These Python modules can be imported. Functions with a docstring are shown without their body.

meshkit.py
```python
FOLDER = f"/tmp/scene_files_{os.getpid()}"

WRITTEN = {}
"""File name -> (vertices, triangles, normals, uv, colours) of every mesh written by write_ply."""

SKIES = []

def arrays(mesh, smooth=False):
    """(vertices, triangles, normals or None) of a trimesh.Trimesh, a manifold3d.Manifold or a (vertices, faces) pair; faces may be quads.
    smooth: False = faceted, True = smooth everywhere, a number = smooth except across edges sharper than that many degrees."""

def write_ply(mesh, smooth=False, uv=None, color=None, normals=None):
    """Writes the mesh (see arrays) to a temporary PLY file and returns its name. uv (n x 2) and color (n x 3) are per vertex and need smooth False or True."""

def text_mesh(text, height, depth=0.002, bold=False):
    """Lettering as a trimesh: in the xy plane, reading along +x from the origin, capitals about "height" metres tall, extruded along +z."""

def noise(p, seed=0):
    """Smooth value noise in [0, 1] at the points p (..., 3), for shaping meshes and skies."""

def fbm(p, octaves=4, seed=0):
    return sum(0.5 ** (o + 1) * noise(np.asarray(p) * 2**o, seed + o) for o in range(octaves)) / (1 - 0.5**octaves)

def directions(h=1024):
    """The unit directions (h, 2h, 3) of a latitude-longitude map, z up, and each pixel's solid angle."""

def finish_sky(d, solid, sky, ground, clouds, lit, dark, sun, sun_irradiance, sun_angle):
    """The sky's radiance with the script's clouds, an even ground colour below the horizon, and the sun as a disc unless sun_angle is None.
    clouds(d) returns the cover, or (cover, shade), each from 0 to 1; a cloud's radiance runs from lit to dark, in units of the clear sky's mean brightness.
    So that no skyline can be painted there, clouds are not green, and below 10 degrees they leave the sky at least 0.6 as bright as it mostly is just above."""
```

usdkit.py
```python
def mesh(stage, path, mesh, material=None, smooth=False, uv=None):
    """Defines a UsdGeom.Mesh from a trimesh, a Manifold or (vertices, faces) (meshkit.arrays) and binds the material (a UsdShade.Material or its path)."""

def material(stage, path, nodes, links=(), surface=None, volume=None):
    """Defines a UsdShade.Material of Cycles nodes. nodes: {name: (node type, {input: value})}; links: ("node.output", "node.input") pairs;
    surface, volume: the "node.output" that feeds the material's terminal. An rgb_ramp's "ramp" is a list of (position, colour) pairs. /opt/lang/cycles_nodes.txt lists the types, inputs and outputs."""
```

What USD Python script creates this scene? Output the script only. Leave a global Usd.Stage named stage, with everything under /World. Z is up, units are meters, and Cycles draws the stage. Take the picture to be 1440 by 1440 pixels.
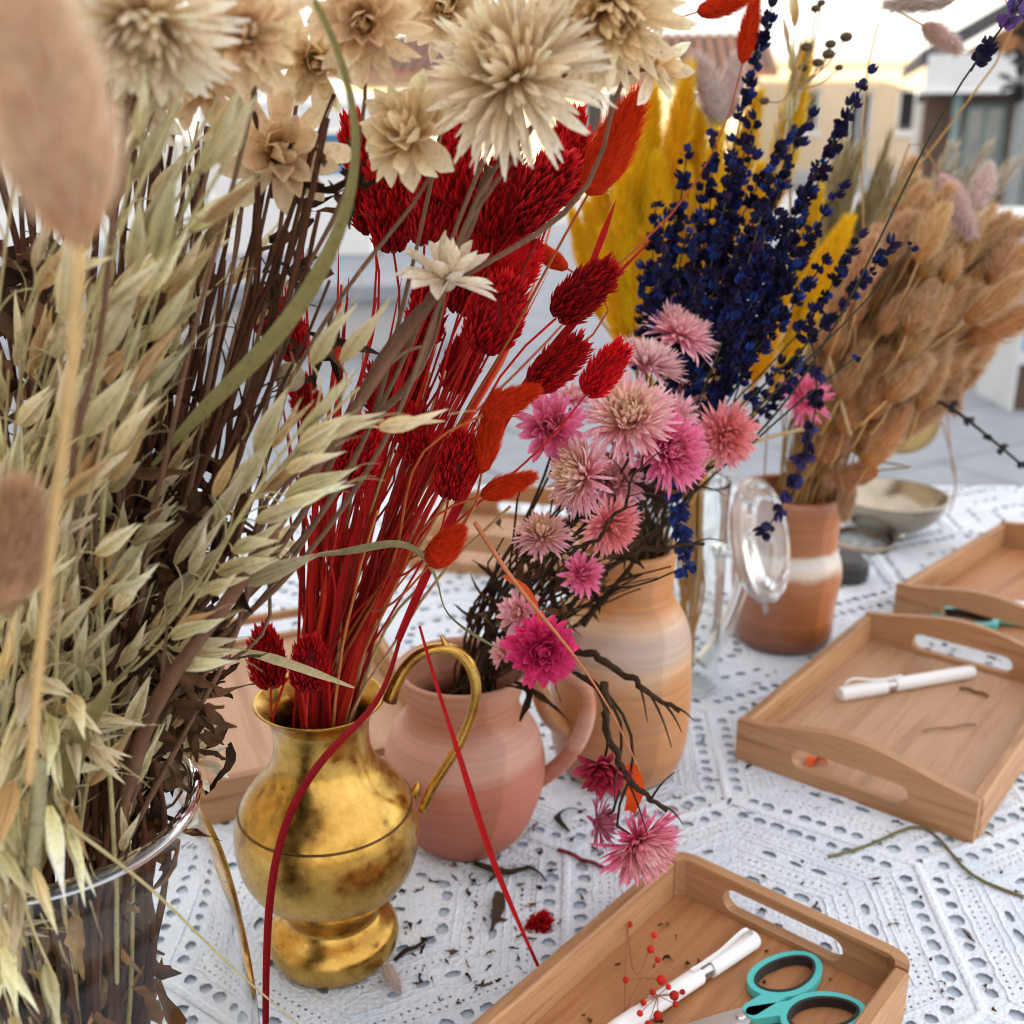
import math, random, numpy as np, trimesh, usdkit, meshkit
from pxr import Usd, UsdGeom, UsdLux, UsdShade, Gf, Sdf, Vt
from scipy.interpolate import CubicSpline
from shapely.geometry import Polygon, box as sbox, Point, LineString
from shapely import affinity
from shapely.ops import unary_union

# ------------------------------------------------------------------ camera, sky, sun, exposure
FPX, HOR, EYE, TOP = 1560.0, 190.0, 1.25, 0.75          # focal length and horizon in pixels of the 1440 px photograph
PITCH = math.atan((720 - HOR) / FPX)
EXPOSURE = 2.42
SUN_AZ, SUN_EL, SUN_I, SKY = math.radians(-118), math.radians(13), 0.6, 0.11   # azimuth = atan2(x, y)
stage = Usd.Stage.CreateInMemory()
UsdGeom.SetStageUpAxis(stage, UsdGeom.Tokens.z); UsdGeom.SetStageMetersPerUnit(stage, 1.0)
UsdGeom.Xform.Define(stage, '/World'); UsdGeom.Scope.Define(stage, '/World/Looks')
cam = UsdGeom.Camera.Define(stage, '/World/camera')
cam.AddTranslateOp().Set(Gf.Vec3d(0, 0, EYE)); cam.AddRotateXOp().Set(90 - math.degrees(PITCH))
cam.CreateHorizontalApertureAttr(36.0); cam.CreateVerticalApertureAttr(36.0)
cam.CreateFocalLengthAttr(36.0 * FPX / 1440); cam.CreateClippingRangeAttr(Gf.Vec2f(0.02, 500))
cam.CreateFStopAttr(9.0); cam.CreateFocusDistanceAttr(0.54); cam.CreateExposureAttr(EXPOSURE)

dome = UsdLux.DomeLight.Define(stage, '/World/sky')
dome.GetPrim().SetCustomDataByKey('label', 'pale hazy evening sky'); dome.GetPrim().SetCustomDataByKey('kind', 'structure')
skym = usdkit.material(stage, '/World/Looks/sky_look', {
    'tc': ('texture_coordinate', {}), 'mp': ('mapping', {'scale': (1.4, 1.4, 4.0)}),
    'n': ('noise_texture', {'scale': 2.2, 'detail': 6, 'roughness': 0.55}),
    'r': ('rgb_ramp', {'ramp': [(0.0, (0.6,) * 3), (0.35, (0.68,) * 3), (0.75, (0.9,) * 3), (1.0, (0.95,) * 3)]}),
    's': ('sky_texture', {'sky_type': 'single_scattering', 'sun_disc': False, 'sun_elevation': SUN_EL, 'sun_rotation': SUN_AZ, 'aerosol_density': 2.0, 'air_density': 1.0}),
    'm': ('mix', {'color2': (3.2, 2.95, 2.72)}), 'b': ('background_shader', {'strength': SKY})},
    [('tc.generated', 'mp.vector'), ('mp.vector', 'n.vector'), ('n.fac', 'r.fac'), ('r.color', 'm.fac'), ('s.color', 'm.color1'), ('m.color', 'b.color')], surface='b.background')
UsdShade.MaterialBindingAPI.Apply(dome.GetPrim()).Bind(skym)
sun = UsdLux.DistantLight.Define(stage, '/World/sun')
sun.CreateNormalizeAttr(True); sun.CreateIntensityAttr(SUN_I); sun.CreateAngleAttr(0.5); sun.CreateColorAttr(Gf.Vec3f(1.0, 0.83, 0.6))
_to = np.array([math.sin(SUN_AZ) * math.cos(SUN_EL), math.cos(SUN_AZ) * math.cos(SUN_EL), math.sin(SUN_EL)])
sun.AddRotateZOp().Set(math.degrees(math.atan2(_to[0], -_to[1])) ); sun.AddRotateXOp().Set(90 - math.degrees(SUN_EL))

# ------------------------------------------------------------------ helpers
CP, SP = math.cos(PITCH), math.sin(PITCH)
def ray(px, py):
    x, v = (px - 720) / FPX, -(py - 720) / FPX
    return np.array([x, CP + v * SP, -SP + v * CP])
def P(px, py, d):                       # the point seen at a pixel, d metres ahead
    r = ray(px, py); return np.array([0, 0, EYE]) + r * (d / r[1])
def T(px, py, z=TOP):                   # the point seen at a pixel on the level z
    r = ray(px, py); return np.array([0, 0, EYE]) + r * ((z - EYE) / r[2])
def depth(p): return p[1] * CP - (p[2] - EYE) * SP
def mpp(p): return depth(p) / FPX       # metres per photograph pixel at a point
RNG = np.random.default_rng(7)
def unit(v):
    v = np.asarray(v, float); return v / np.maximum(np.linalg.norm(v, axis=-1, keepdims=True), 1e-12)
CAMRIGHT, CAMUP, CAMBACK = np.array([1., 0, 0]), np.array([0, SP, CP]), np.array([0, -CP, SP])
def vdir(x, y, z): return unit(x * CAMRIGHT + y * CAMUP + z * CAMBACK)      # x right, y up, z towards the viewer

_used = {}
def numbered(parent, name):
    k = (parent, name); n = _used.get(k, 0); _used[k] = n + 1
    return name if n == 0 else f'{name}_{n:03d}'
def tag(prim, label=None, cat=None, group=None, kind=None):
    for k, v in (('label', label), ('category', cat), ('group', group), ('kind', kind)):
        if v: prim.SetCustomDataByKey(k, v)
    return prim
class Thing:
    """An Xform at the base of a thing; its parts are meshes below it (given in world coordinates, or local=True)."""
    def __init__(s, name, label, cat, loc=(0, 0, 0), rz=0, group=None, kind=None):
        s.path = '/World/' + numbered('/World', name); s.loc = np.array(loc, float)
        x = UsdGeom.Xform.Define(stage, s.path); x.AddTranslateOp().Set(Gf.Vec3d(*map(float, s.loc)))
        if rz: x.AddRotateZOp().Set(math.degrees(rz))
        s.rz = rz; tag(x.GetPrim(), label, cat, group, kind)
    def add(s, name, vf, mat, col=None, smooth=False, under=None, label=None, kind=None, local=False):
        parent = under or s.path
        path = parent + '/' + numbered(parent, name)
        v, f = vf
        v = np.asarray(v, float)
        if not local:
            v = v - s.loc
            if s.rz:
                c, q = math.cos(-s.rz), math.sin(-s.rz); v = v @ np.array([[c, -q, 0], [q, c, 0], [0, 0, 1]]).T
        put(path, v, f, mat, col, smooth)
        pr = stage.GetPrimAtPath(path)
        if label or kind: tag(pr, label, None, None, kind)
        return path
def put(path, v, f, mat, col=None, smooth=False):
    v = np.asarray(v, float); f = np.asarray(f, int)
    if col is None or smooth in (False, True):
        if smooth is True or smooth is False or smooth is None:
            m = UsdGeom.Mesh.Define(stage, path)
            m.CreatePointsAttr(Vt.Vec3fArray.FromNumpy(v.astype(np.float32)))
            k = f.shape[1]
            m.CreateFaceVertexCountsAttr(Vt.IntArray.FromNumpy(np.full(len(f), k, np.int32)))
            m.CreateFaceVertexIndicesAttr(Vt.IntArray.FromNumpy(f.astype(np.int32).ravel()))
            m.CreateSubdivisionSchemeAttr('none')
            if smooth:
                n = np.zeros_like(v); fn = np.cross(v[f[:, 1]] - v[f[:, 0]], v[f[:, 2]] - v[f[:, 0]])
                for j in range(k): np.add.at(n, f[:, j], fn)
                m.CreateNormalsAttr(Vt.Vec3fArray.FromNumpy(unit(n).astype(np.float32))); m.SetNormalsInterpolation('vertex')
            UsdShade.MaterialBindingAPI.Apply(m.GetPrim()).Bind(mat)
        else:
            m = usdkit.mesh(stage, path, (v, f), mat, smooth=smooth)
        if col is not None:
            c = np.asarray(col, float)
            if c.ndim == 1: c = np.tile(c, (len(v), 1))
            UsdGeom.PrimvarsAPI(m).CreatePrimvar('tint', Sdf.ValueTypeNames.Color3fArray, 'vertex').Set(Vt.Vec3fArray.FromNumpy(c.astype(np.float32)))
    else:
        usdkit.mesh(stage, path, (v, f), mat, smooth=smooth)
def solo(name, vf, mat, label, cat, group=None, kind=None, col=None, smooth=False):
    path = '/World/' + numbered('/World', name)
    put(path, vf[0], vf[1], mat, col, smooth); tag(stage.GetPrimAtPath(path), label, cat, group, kind); return path
def cat(*parts):                        # joins (v, f) or (v, f, col) tuples
    vs, fs, cs, n = [], [], [], 0
    for p in parts:
        vs.append(p[0]); fs.append(np.asarray(p[1]) + n); n += len(p[0])
        if len(p) > 2: cs.append(p[2] if np.ndim(p[2]) == 2 else np.tile(p[2], (len(p[0]), 1)))
    return (np.vstack(vs), np.vstack(fs)) + ((np.vstack(cs),) if cs else ())
def tm(m): return np.array(m.vertices), np.array(m.faces)
def boxm(x0, x1, y0, y1, z0, z1, bev=0.0):
    if bev:
        import manifold3d as m3
        b = min(bev, (x1 - x0) / 2.01, (y1 - y0) / 2.01, (z1 - z0) / 2.01)
        pts = [(x, y, z) for x in (x0, x1) for y in (y0, y1) for z in (z0, z1)]
        q = []
        for x, y, z in pts:
            sx, sy, sz = (1 if x == x0 else -1), (1 if y == y0 else -1), (1 if z == z0 else -1)
            q += [(x + sx * b, y + sy * b, z), (x + sx * b, y, z + sz * b), (x, y + sy * b, z + sz * b)]
        h = trimesh.convex.convex_hull(np.array(q)); return tm(h)
    b = trimesh.creation.box(bounds=[[x0, y0, z0], [x1, y1, z1]]); return tm(b)
def spline(pts, n=16):
    pts = np.asarray(pts, float)
    if len(pts) == 2: return pts[0] + np.linspace(0, 1, n)[:, None] * (pts[1] - pts[0])
    t = np.r_[0, np.cumsum(np.maximum(np.linalg.norm(np.diff(pts, axis=0), axis=1), 1e-6))]
    return CubicSpline(t, pts, bc_type='natural')(np.linspace(0, t[-1], n))
def wiggle(c, amp, rng, freq=3.0):
    n = len(c); t = np.linspace(0, 1, n); o = np.zeros_like(c)
    for k in range(3):
        o[:, k] = sum(np.sin(t * freq * m * math.pi + rng.uniform(0, 6.3)) / m for m in (1, 2, 3))
    return c + o * amp * np.minimum(1, np.minimum(t, 1 - t) * 6)[:, None]
def frames(c):
    t = unit(np.gradient(c, axis=0)); up = np.array([0.31, -0.9, 0.2]); s = unit(np.cross(t, up)); return t, s, np.cross(s, t)
def tube(c, r, k=6, cap=True):
    c = np.asarray(c, float); n = len(c); r = np.broadcast_to(np.asarray(r, float), (n,))
    t, s, b = frames(c); a = np.arange(k) * 2 * math.pi / k
    v = (c[:, None] + r[:, None, None] * (np.cos(a)[None, :, None] * s[:, None] + np.sin(a)[None, :, None] * b[:, None])).reshape(-1, 3)
    i, j = np.meshgrid(np.arange(n - 1), np.arange(k), indexing='ij'); a0 = (i * k + j).ravel(); a1 = (i * k + (j + 1) % k).ravel()
    f = np.vstack([np.c_[a0, a1, a1 + k], np.c_[a0, a1 + k, a0 + k]])
    if cap:
        v = np.vstack([v, c[0], c[-1]]); m = n * k; q = np.arange(k)
        f = np.vstack([f, np.c_[np.full(k, m), (q + 1) % k, q], np.c_[np.full(k, m + 1), (n - 1) * k + q, (n - 1) * k + (q + 1) % k]])
    return v, f
def ribbon(c, w, up=None, fold=0.15, twist=0.0):
    c = np.asarray(c, float); n = len(c); w = np.broadcast_to(np.asarray(w, float), (n,))
    t = unit(np.gradient(c, axis=0)); u = np.tile(CAMBACK if up is None else up, (n, 1))
    s = unit(np.cross(t, u)); b = np.cross(s, t); a = np.linspace(0, twist, n)[:, None]
    s, b = s * np.cos(a) + b * np.sin(a), b * np.cos(a) - s * np.sin(a)
    rows = [c - s * w[:, None] / 2 + b * (w * fold)[:, None], c, c + s * w[:, None] / 2 + b * (w * fold)[:, None]]
    v = np.stack(rows, 1).reshape(-1, 3); f = gridf(n, 3); return v, f
_gf = {}
def gridf(nu, nv):
    if (nu, nv) not in _gf:
        i, j = np.meshgrid(np.arange(nu - 1), np.arange(nv - 1), indexing='ij'); a = (i * nv + j).ravel()
        _gf[nu, nv] = np.vstack([np.c_[a, a + 1, a + nv + 1], np.c_[a, a + nv + 1, a + nv]])
    return _gf[nu, nv]
PROF = {'petal': lambda u: np.interp(u, [0, .25, .6, .88, 1], [.45, .8, 1, .78, .15]),
        'broad': lambda u: np.interp(u, [0, .2, .6, .88, 1], [.4, .85, 1, .75, .12]),
        'needle': lambda u: np.interp(u, [0, .3, .7, 1], [.7, 1, .8, .04]),
        'glume': lambda u: np.interp(u, [0, .12, .36, .65, .88, 1], [.25, .72, 1, .62, .2, .03]),
        'scale': lambda u: np.interp(u, [0, .45, 1], [.6, 1, .03]),
        'floret': lambda u: np.interp(u, [0, .3, .8, 1], [.5, 1, .9, .3])}
def blades(base, d, up, L, W, curl=0.0, cup=0.3, prof='petal', nu=5, nv=3):
    """N curved blades at once: base, direction, face normal, length, width; bend towards the face by curl radians. Returns (N, nu*nv, 3), faces, u."""
    N = len(base); u = np.linspace(0, 1, nu); L, W, curl, cup = (np.broadcast_to(np.asarray(x, float), (N,)) for x in (L, W, curl, cup))
    d = unit(d); up = unit(up - d * (up * d).sum(1, keepdims=True)); side = np.cross(up, d)
    um = (u[1:] + u[:-1]) / 2; ph = curl[:, None] * um
    step = (np.cos(ph)[..., None] * d[:, None] + np.sin(ph)[..., None] * up[:, None]) * (L[:, None, None] * np.diff(u)[None, :, None])
    pos = base[:, None] + np.concatenate([np.zeros((N, 1, 3)), np.cumsum(step, 1)], 1)
    ph = curl[:, None] * u; nrm = np.cos(ph)[..., None] * up[:, None] - np.sin(ph)[..., None] * d[:, None]
    w = W[:, None] / 2 * PROF[prof](u)[None]; s = np.linspace(-1, 1, nv)
    v = pos[:, :, None] + side[:, None, None] * (w[:, :, None] * s)[..., None] + nrm[:, :, None] * (w[:, :, None] * s ** 2 * cup[:, None, None] * 2)[..., None]
    return v.reshape(N, nu * nv, 3), gridf(nu, nv), np.repeat(u, nv)
def merge(V, F):
    N, n = V.shape[:2]; return V.reshape(-1, 3), (F[None] + (np.arange(N) * n)[:, None, None]).reshape(-1, 3)
def lathe(prof, c=(0, 0, 0), k=64):
    prof = np.asarray(prof, float); n = len(prof); a = np.arange(k) * 2 * math.pi / k
    v = np.stack([prof[:, None, 0] * np.cos(a), prof[:, None, 0] * np.sin(a), np.repeat(prof[:, 1:2], k, 1)], -1).reshape(-1, 3) + np.asarray(c, float)
    i, j = np.meshgrid(np.arange(n - 1), np.arange(k), indexing='ij'); a0 = (i * k + j).ravel(); a1 = (i * k + (j + 1) % k).ravel()
    return v, np.vstack([np.c_[a0, a1, a1 + k], np.c_[a0, a1 + k, a0 + k]])
def smoothprof(pts, n=60):
    return spline(np.asarray(pts, float), n)
def lerp(a, b, t): return np.asarray(a) * (1 - t) + np.asarray(b) * t
def jit(c, rng, s=.12, n=None):
    c = np.asarray(c, float); k = rng.normal(0, s, (n, 1) if n else 1); h = rng.normal(0, s * .35, (n, 3) if n else 3)
    return np.clip(c * (1 + k + h), 0.001, .95)
def pxprof(cx, d, pts):                  # silhouette (half width, y) in pixels -> (radius, z)
    out = []
    for hw, py in pts:
        p = P(cx, py, d); out.append((hw * mpp(p), p[2]))
    return out

# ------------------------------------------------------------------ materials
def M(name, nodes, links, surface='p.BSDF', volume=None): return usdkit.material(stage, '/World/Looks/' + name, nodes, links, surface=surface, volume=volume)
def plant(name, rough=.65, trans=.25, spec=.3, sheen=0.0):
    """Takes its colour from the mesh's own tint, with fine fibre mottling, and lets some light through."""
    return M(name, {'a': ('attribute', {'attribute': 'tint'}), 'g': ('geometry', {}), 'n': ('noise_texture', {'scale': 420., 'detail': 3}),
        'r': ('rgb_ramp', {'ramp': [(.25, (.72,) * 3), (.5, (1,) * 3), (.8, (1.0,) * 3)]}), 'm': ('mix', {'mix_type': 'multiply', 'fac': .8}) if False else ('vector_math', {'math_type': 'multiply'}),
        'p': ('principled_bsdf', {'roughness': rough, 'specular_ior_level': spec, 'sheen_weight': sheen}), 't': ('translucent_bsdf', {}), 'x': ('mix_closure', {'fac': trans})},
        [('g.position', 'n.vector'), ('n.fac', 'r.fac'), ('a.vector', 'm.vector1'), ('r.color', 'm.vector2'), ('m.vector', 'p.base_color'), ('m.vector', 't.color'), ('p.BSDF', 'x.closure1'), ('t.BSDF', 'x.closure2')], surface='x.closure')
PETAL = plant('petal', .55, .35, .15); STEM = plant('stem', .8, .0, .12); HUSK = plant('husk', .6, .25, .18); FUZZ = plant('fuzz', .9, .4, .05, 0.0); LEAF = plant('dry_leaf', .75, .15, .1)
def simple(name, col, rough=.5, metal=0.0, bump=0.0, bscale=60., var=.15, vscale=8., spec=.5, stretch=(1, 1, 1), coat=0.0, obj=False, detail=5):
    c = np.asarray(col)
    nodes = {'g': ('texture_coordinate', {}) if obj else ('geometry', {}), 'mp': ('mapping', {'scale': stretch}), 'n': ('noise_texture', {'scale': vscale, 'detail': detail, 'roughness': .6}),
        'r': ('rgb_ramp', {'ramp': [(.2, np.clip(c * (1 - var), 0, 1)), (.8, np.clip(c * (1 + var), 0, .95))]}),
        'n2': ('noise_texture', {'scale': bscale, 'detail': 4}), 'b': ('bump', {'strength': 1.0, 'distance': bump}),
        'p': ('principled_bsdf', {'roughness': rough, 'metallic': metal, 'specular_ior_level': spec, 'coat_weight': coat})}
    links = [('g.object' if obj else 'g.position', 'mp.vector'), ('mp.vector', 'n.vector'), ('n.fac', 'r.fac'), ('r.color', 'p.base_color'), ('mp.vector', 'n2.vector')]
    if bump: links += [('n2.fac', 'b.height'), ('b.normal', 'p.normal')]
    return M(name, nodes, links)
def wood(name, light, dark, axis=0):
    st = [22., 22., 22.]; st[axis] = 1.2
    return M(name, {'g': ('texture_coordinate', {}), 'mp': ('mapping', {'scale': st}), 'n': ('noise_texture', {'scale': 3.2, 'detail': 7, 'roughness': .62, 'distortion': .6}),
        'r': ('rgb_ramp', {'ramp': [(.28, np.asarray(dark) * .8), (.42, lerp(light, dark, .7)), (.52, lerp(light, dark, .25)), (.58, lerp(light, dark, .5)), (.72, light)]}), 'mp2': ('mapping', {'scale': [s * 9 for s in st]}), 'n2': ('noise_texture', {'scale': 4., 'detail': 3}),
        'b': ('bump', {'strength': .5, 'distance': .0004}), 'p': ('principled_bsdf', {'roughness': .5, 'specular_ior_level': .35})},
        [('g.object', 'mp.vector'), ('mp.vector', 'n.vector'), ('n.fac', 'r.fac'), ('r.color', 'p.base_color'), ('g.object', 'mp2.vector'), ('mp2.vector', 'n2.vector'), ('n2.fac', 'b.height'), ('b.normal', 'p.normal')])
WL, WD = (.49, .28, .145), (.24, .11, .045)
WOODX, WOODY = wood('tray_wood_along', WL, WD, 0), wood('tray_wood_across', WL, WD, 1)
PLY = wood('tray_ply', (.53, .33, .205), (.36, .195, .105), 1)
PLYR = wood('tray_ply_red', (.47, .225, .10), (.30, .125, .05), 1)
GLASS = M('clear_glass', {'p': ('principled_bsdf', {'base_color': (.96, .985, .975), 'roughness': .01, 'transmission_weight': 1.0, 'ior': 1.46})}, [])
BRASS = M('old_brass', {'g': ('geometry', {}), 'n': ('noise_texture', {'scale': 22., 'detail': 8, 'roughness': .7}), 'r': ('rgb_ramp', {'ramp': [(.32, (.14, .065, .025)), (.45, (.46, .26, .055)), (.65, (.68, .43, .115))]}),
    'n3': ('noise_texture', {'scale': 150., 'detail': 4}), 'rr': ('rgb_ramp', {'ramp': [(.3, (.16,) * 3), (.7, (.36,) * 3)]}), 'b': ('bump', {'strength': .5, 'distance': .0003}), 'p': ('principled_bsdf', {'metallic': 1.0})},
    [('g.position', 'n.vector'), ('n.fac', 'r.fac'), ('r.color', 'p.base_color'), ('g.position', 'n3.vector'), ('n3.fac', 'rr.fac'), ('rr.color', 'p.roughness'), ('n3.fac', 'b.height'), ('b.normal', 'p.normal')])
def clay(name, stops, z0, z1, rough=.55, coat=0.0):
    """Thrown clay: its colour changes with height (glaze, slip and bare clay), with fine turning lines."""
    return M(name, {'g': ('geometry', {}), 's': ('separate_xyz', {}), 'n': ('noise_texture', {'scale': 14., 'detail': 6}), 'ma': ('math', {'math_type': 'multiply_add', 'value2': .03, 'value3': -.015}), 'ad': ('math', {'math_type': 'add'}),
        'mr': ('map_range', {'from_min': z0, 'from_max': z1, 'to_min': 0., 'to_max': 1.}), 'r': ('rgb_ramp', {'ramp': stops}), 'mp': ('mapping', {'scale': (6, 6, 330)}), 'n2': ('noise_texture', {'scale': 1.0, 'detail': 3}),
        'r2': ('rgb_ramp', {'ramp': [(.3, (.82,) * 3), (.7, (1.08,) * 3)]}), 'mm': ('vector_math', {'math_type': 'multiply'}), 'b': ('bump', {'strength': .6, 'distance': .0006}), 'p': ('principled_bsdf', {'roughness': rough, 'coat_weight': coat, 'coat_roughness': .25})},
        [('g.position', 's.vector'), ('g.position', 'n.vector'), ('n.fac', 'ma.value1'), ('ma.value', 'ad.value1'), ('s.z', 'ad.value2'), ('ad.value', 'mr.value'), ('mr.result', 'r.fac'), ('g.position', 'mp.vector'), ('mp.vector', 'n2.vector'), ('n2.fac', 'r2.fac'),
         ('r.color', 'mm.vector1'), ('r2.color', 'mm.vector2'), ('mm.vector', 'p.base_color'), ('n2.fac', 'b.height'), ('b.normal', 'p.normal')])
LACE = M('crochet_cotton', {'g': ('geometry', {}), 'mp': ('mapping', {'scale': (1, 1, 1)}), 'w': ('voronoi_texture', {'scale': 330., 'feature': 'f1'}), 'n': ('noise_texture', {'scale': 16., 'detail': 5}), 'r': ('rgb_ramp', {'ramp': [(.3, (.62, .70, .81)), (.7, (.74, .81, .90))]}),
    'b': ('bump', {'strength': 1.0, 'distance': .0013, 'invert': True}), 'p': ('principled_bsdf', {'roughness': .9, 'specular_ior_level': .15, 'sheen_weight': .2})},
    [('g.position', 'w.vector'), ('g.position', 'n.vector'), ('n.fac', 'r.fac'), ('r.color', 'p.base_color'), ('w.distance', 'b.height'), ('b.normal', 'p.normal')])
UNDER = simple('table_top_paint', (.55, .64, .74), .45, var=.1, vscale=20)
STONE = simple('paving_stone', (.27, .30, .345), .8, bump=.002, bscale=90, var=.16, vscale=5)
JOINT = simple('paving_joint', (.2, .21, .22), .95, bump=.002, var=.2)
WALLC = simple('cream_render', (.72, .58, .40), .9, bump=.004, bscale=30, var=.1, vscale=1.2)
WALLG = simple('grey_render', (.5, .5, .53), .9, bump=.004, bscale=30, var=.1, vscale=1.2)
TILE = simple('clay_roof_tile', (.11, .055, .04), .85, var=.35, vscale=3)
DROOF = simple('slate_roof', (.07, .07, .08), .7, var=.3, vscale=3)
OWOOD = simple('orange_timber', (.45, .2, .08), .6, var=.25, vscale=6, stretch=(1, 1, 8))
DWOOD = simple('dark_timber', (.09, .05, .035), .6, var=.3, vscale=6)
PALE = simple('pale_awning', (.62, .66, .7), .8, var=.08, vscale=3)
GREYM = simple('grey_metal', (.25, .28, .3), .45, metal=.4, var=.1)
BLACK = simple('black_iron', (.02, .02, .022), .5, var=.2)
TEAL = simple('teal_paint', (.16, .25, .26), .6, var=.15)
BLUEC = simple('blue_cloth', (.18, .42, .7), .8, var=.15)
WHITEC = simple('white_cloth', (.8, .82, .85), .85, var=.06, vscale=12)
PANE = M('window_pane', {'f': ('fresnel', {'ior': 1.5}), 't': ('transparent_bsdf', {'color': (.75, .8, .82)}), 'g': ('glossy_bsdf', {'roughness': .02}), 'x': ('mix_closure', {})}, [('f.fac', 'x.fac'), ('t.BSDF', 'x.closure1'), ('g.BSDF', 'x.closure2')], surface='x.closure')
DARKIN = simple('dark_room', (.06, .05, .05), .9)
STEEL = simple('scissor_steel', (.6, .6, .62), .25, metal=1.0, var=.05)
TURQ = simple('turquoise_plastic', (.08, .52, .52), .35, var=.03)
RUBB = simple('black_rubber', (.015, .015, .017), .55, var=.1)
PLASTIC = simple('white_plastic', (.82, .84, .86), .3, var=.02, spec=.5)
PEWTER = simple('tarnished_brass', (.38, .33, .26), .28, metal=1.0, var=.35, vscale=16)
IRON = simple('cast_iron', (.035, .035, .035), .6, var=.2)

CLOTHZ = TOP + .004
# ------------------------------------------------------------------ ground, paving
gv = np.array([[-400, -400, 0], [400, -400, 0], [400, 400, 0], [-400, 400, 0]], float)
solo('ground', (gv, np.array([[0, 1, 2], [0, 2, 3]])), JOINT, 'grey ground of the square between and beyond the paving slabs', 'ground', kind='structure')
pav = Thing('pavement', 'pale grey slab paving of the square beyond the table', 'pavement', kind='structure')
rng = np.random.default_rng(3)
ang = math.radians(32); ca, sa = math.cos(ang), math.sin(ang); n = 0
for i in range(-8, 26):
    for j in range(-8, 26):
        sx, sy = .78, .52
        cx0, cy0 = (i + .5 * (j % 2)) * sx, j * sy
        X, Y = ca * cx0 - sa * cy0, sa * cx0 + ca * cy0 + 1.0
        if not (1.5 < Y < 8.6 and abs(X) < .8 + Y * .56) or n >= 290: continue
        dz = rng.uniform(0, .004); b = boxm(-sx / 2 + .006, sx / 2 - .006, -sy / 2 + .006, sy / 2 - .006, 0.002, .03 + dz, .004)
        v = b[0] @ np.array([[ca, sa, 0], [-sa, ca, 0], [0, 0, 1]]) + [X, Y, 0]
        pav.add('paving_slab', (v, b[1]), STONE); n += 1
sheet = boxm(-9, 12, 8.7, 26, .002, .026)
pav.add('far_paving', sheet, STONE)

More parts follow.
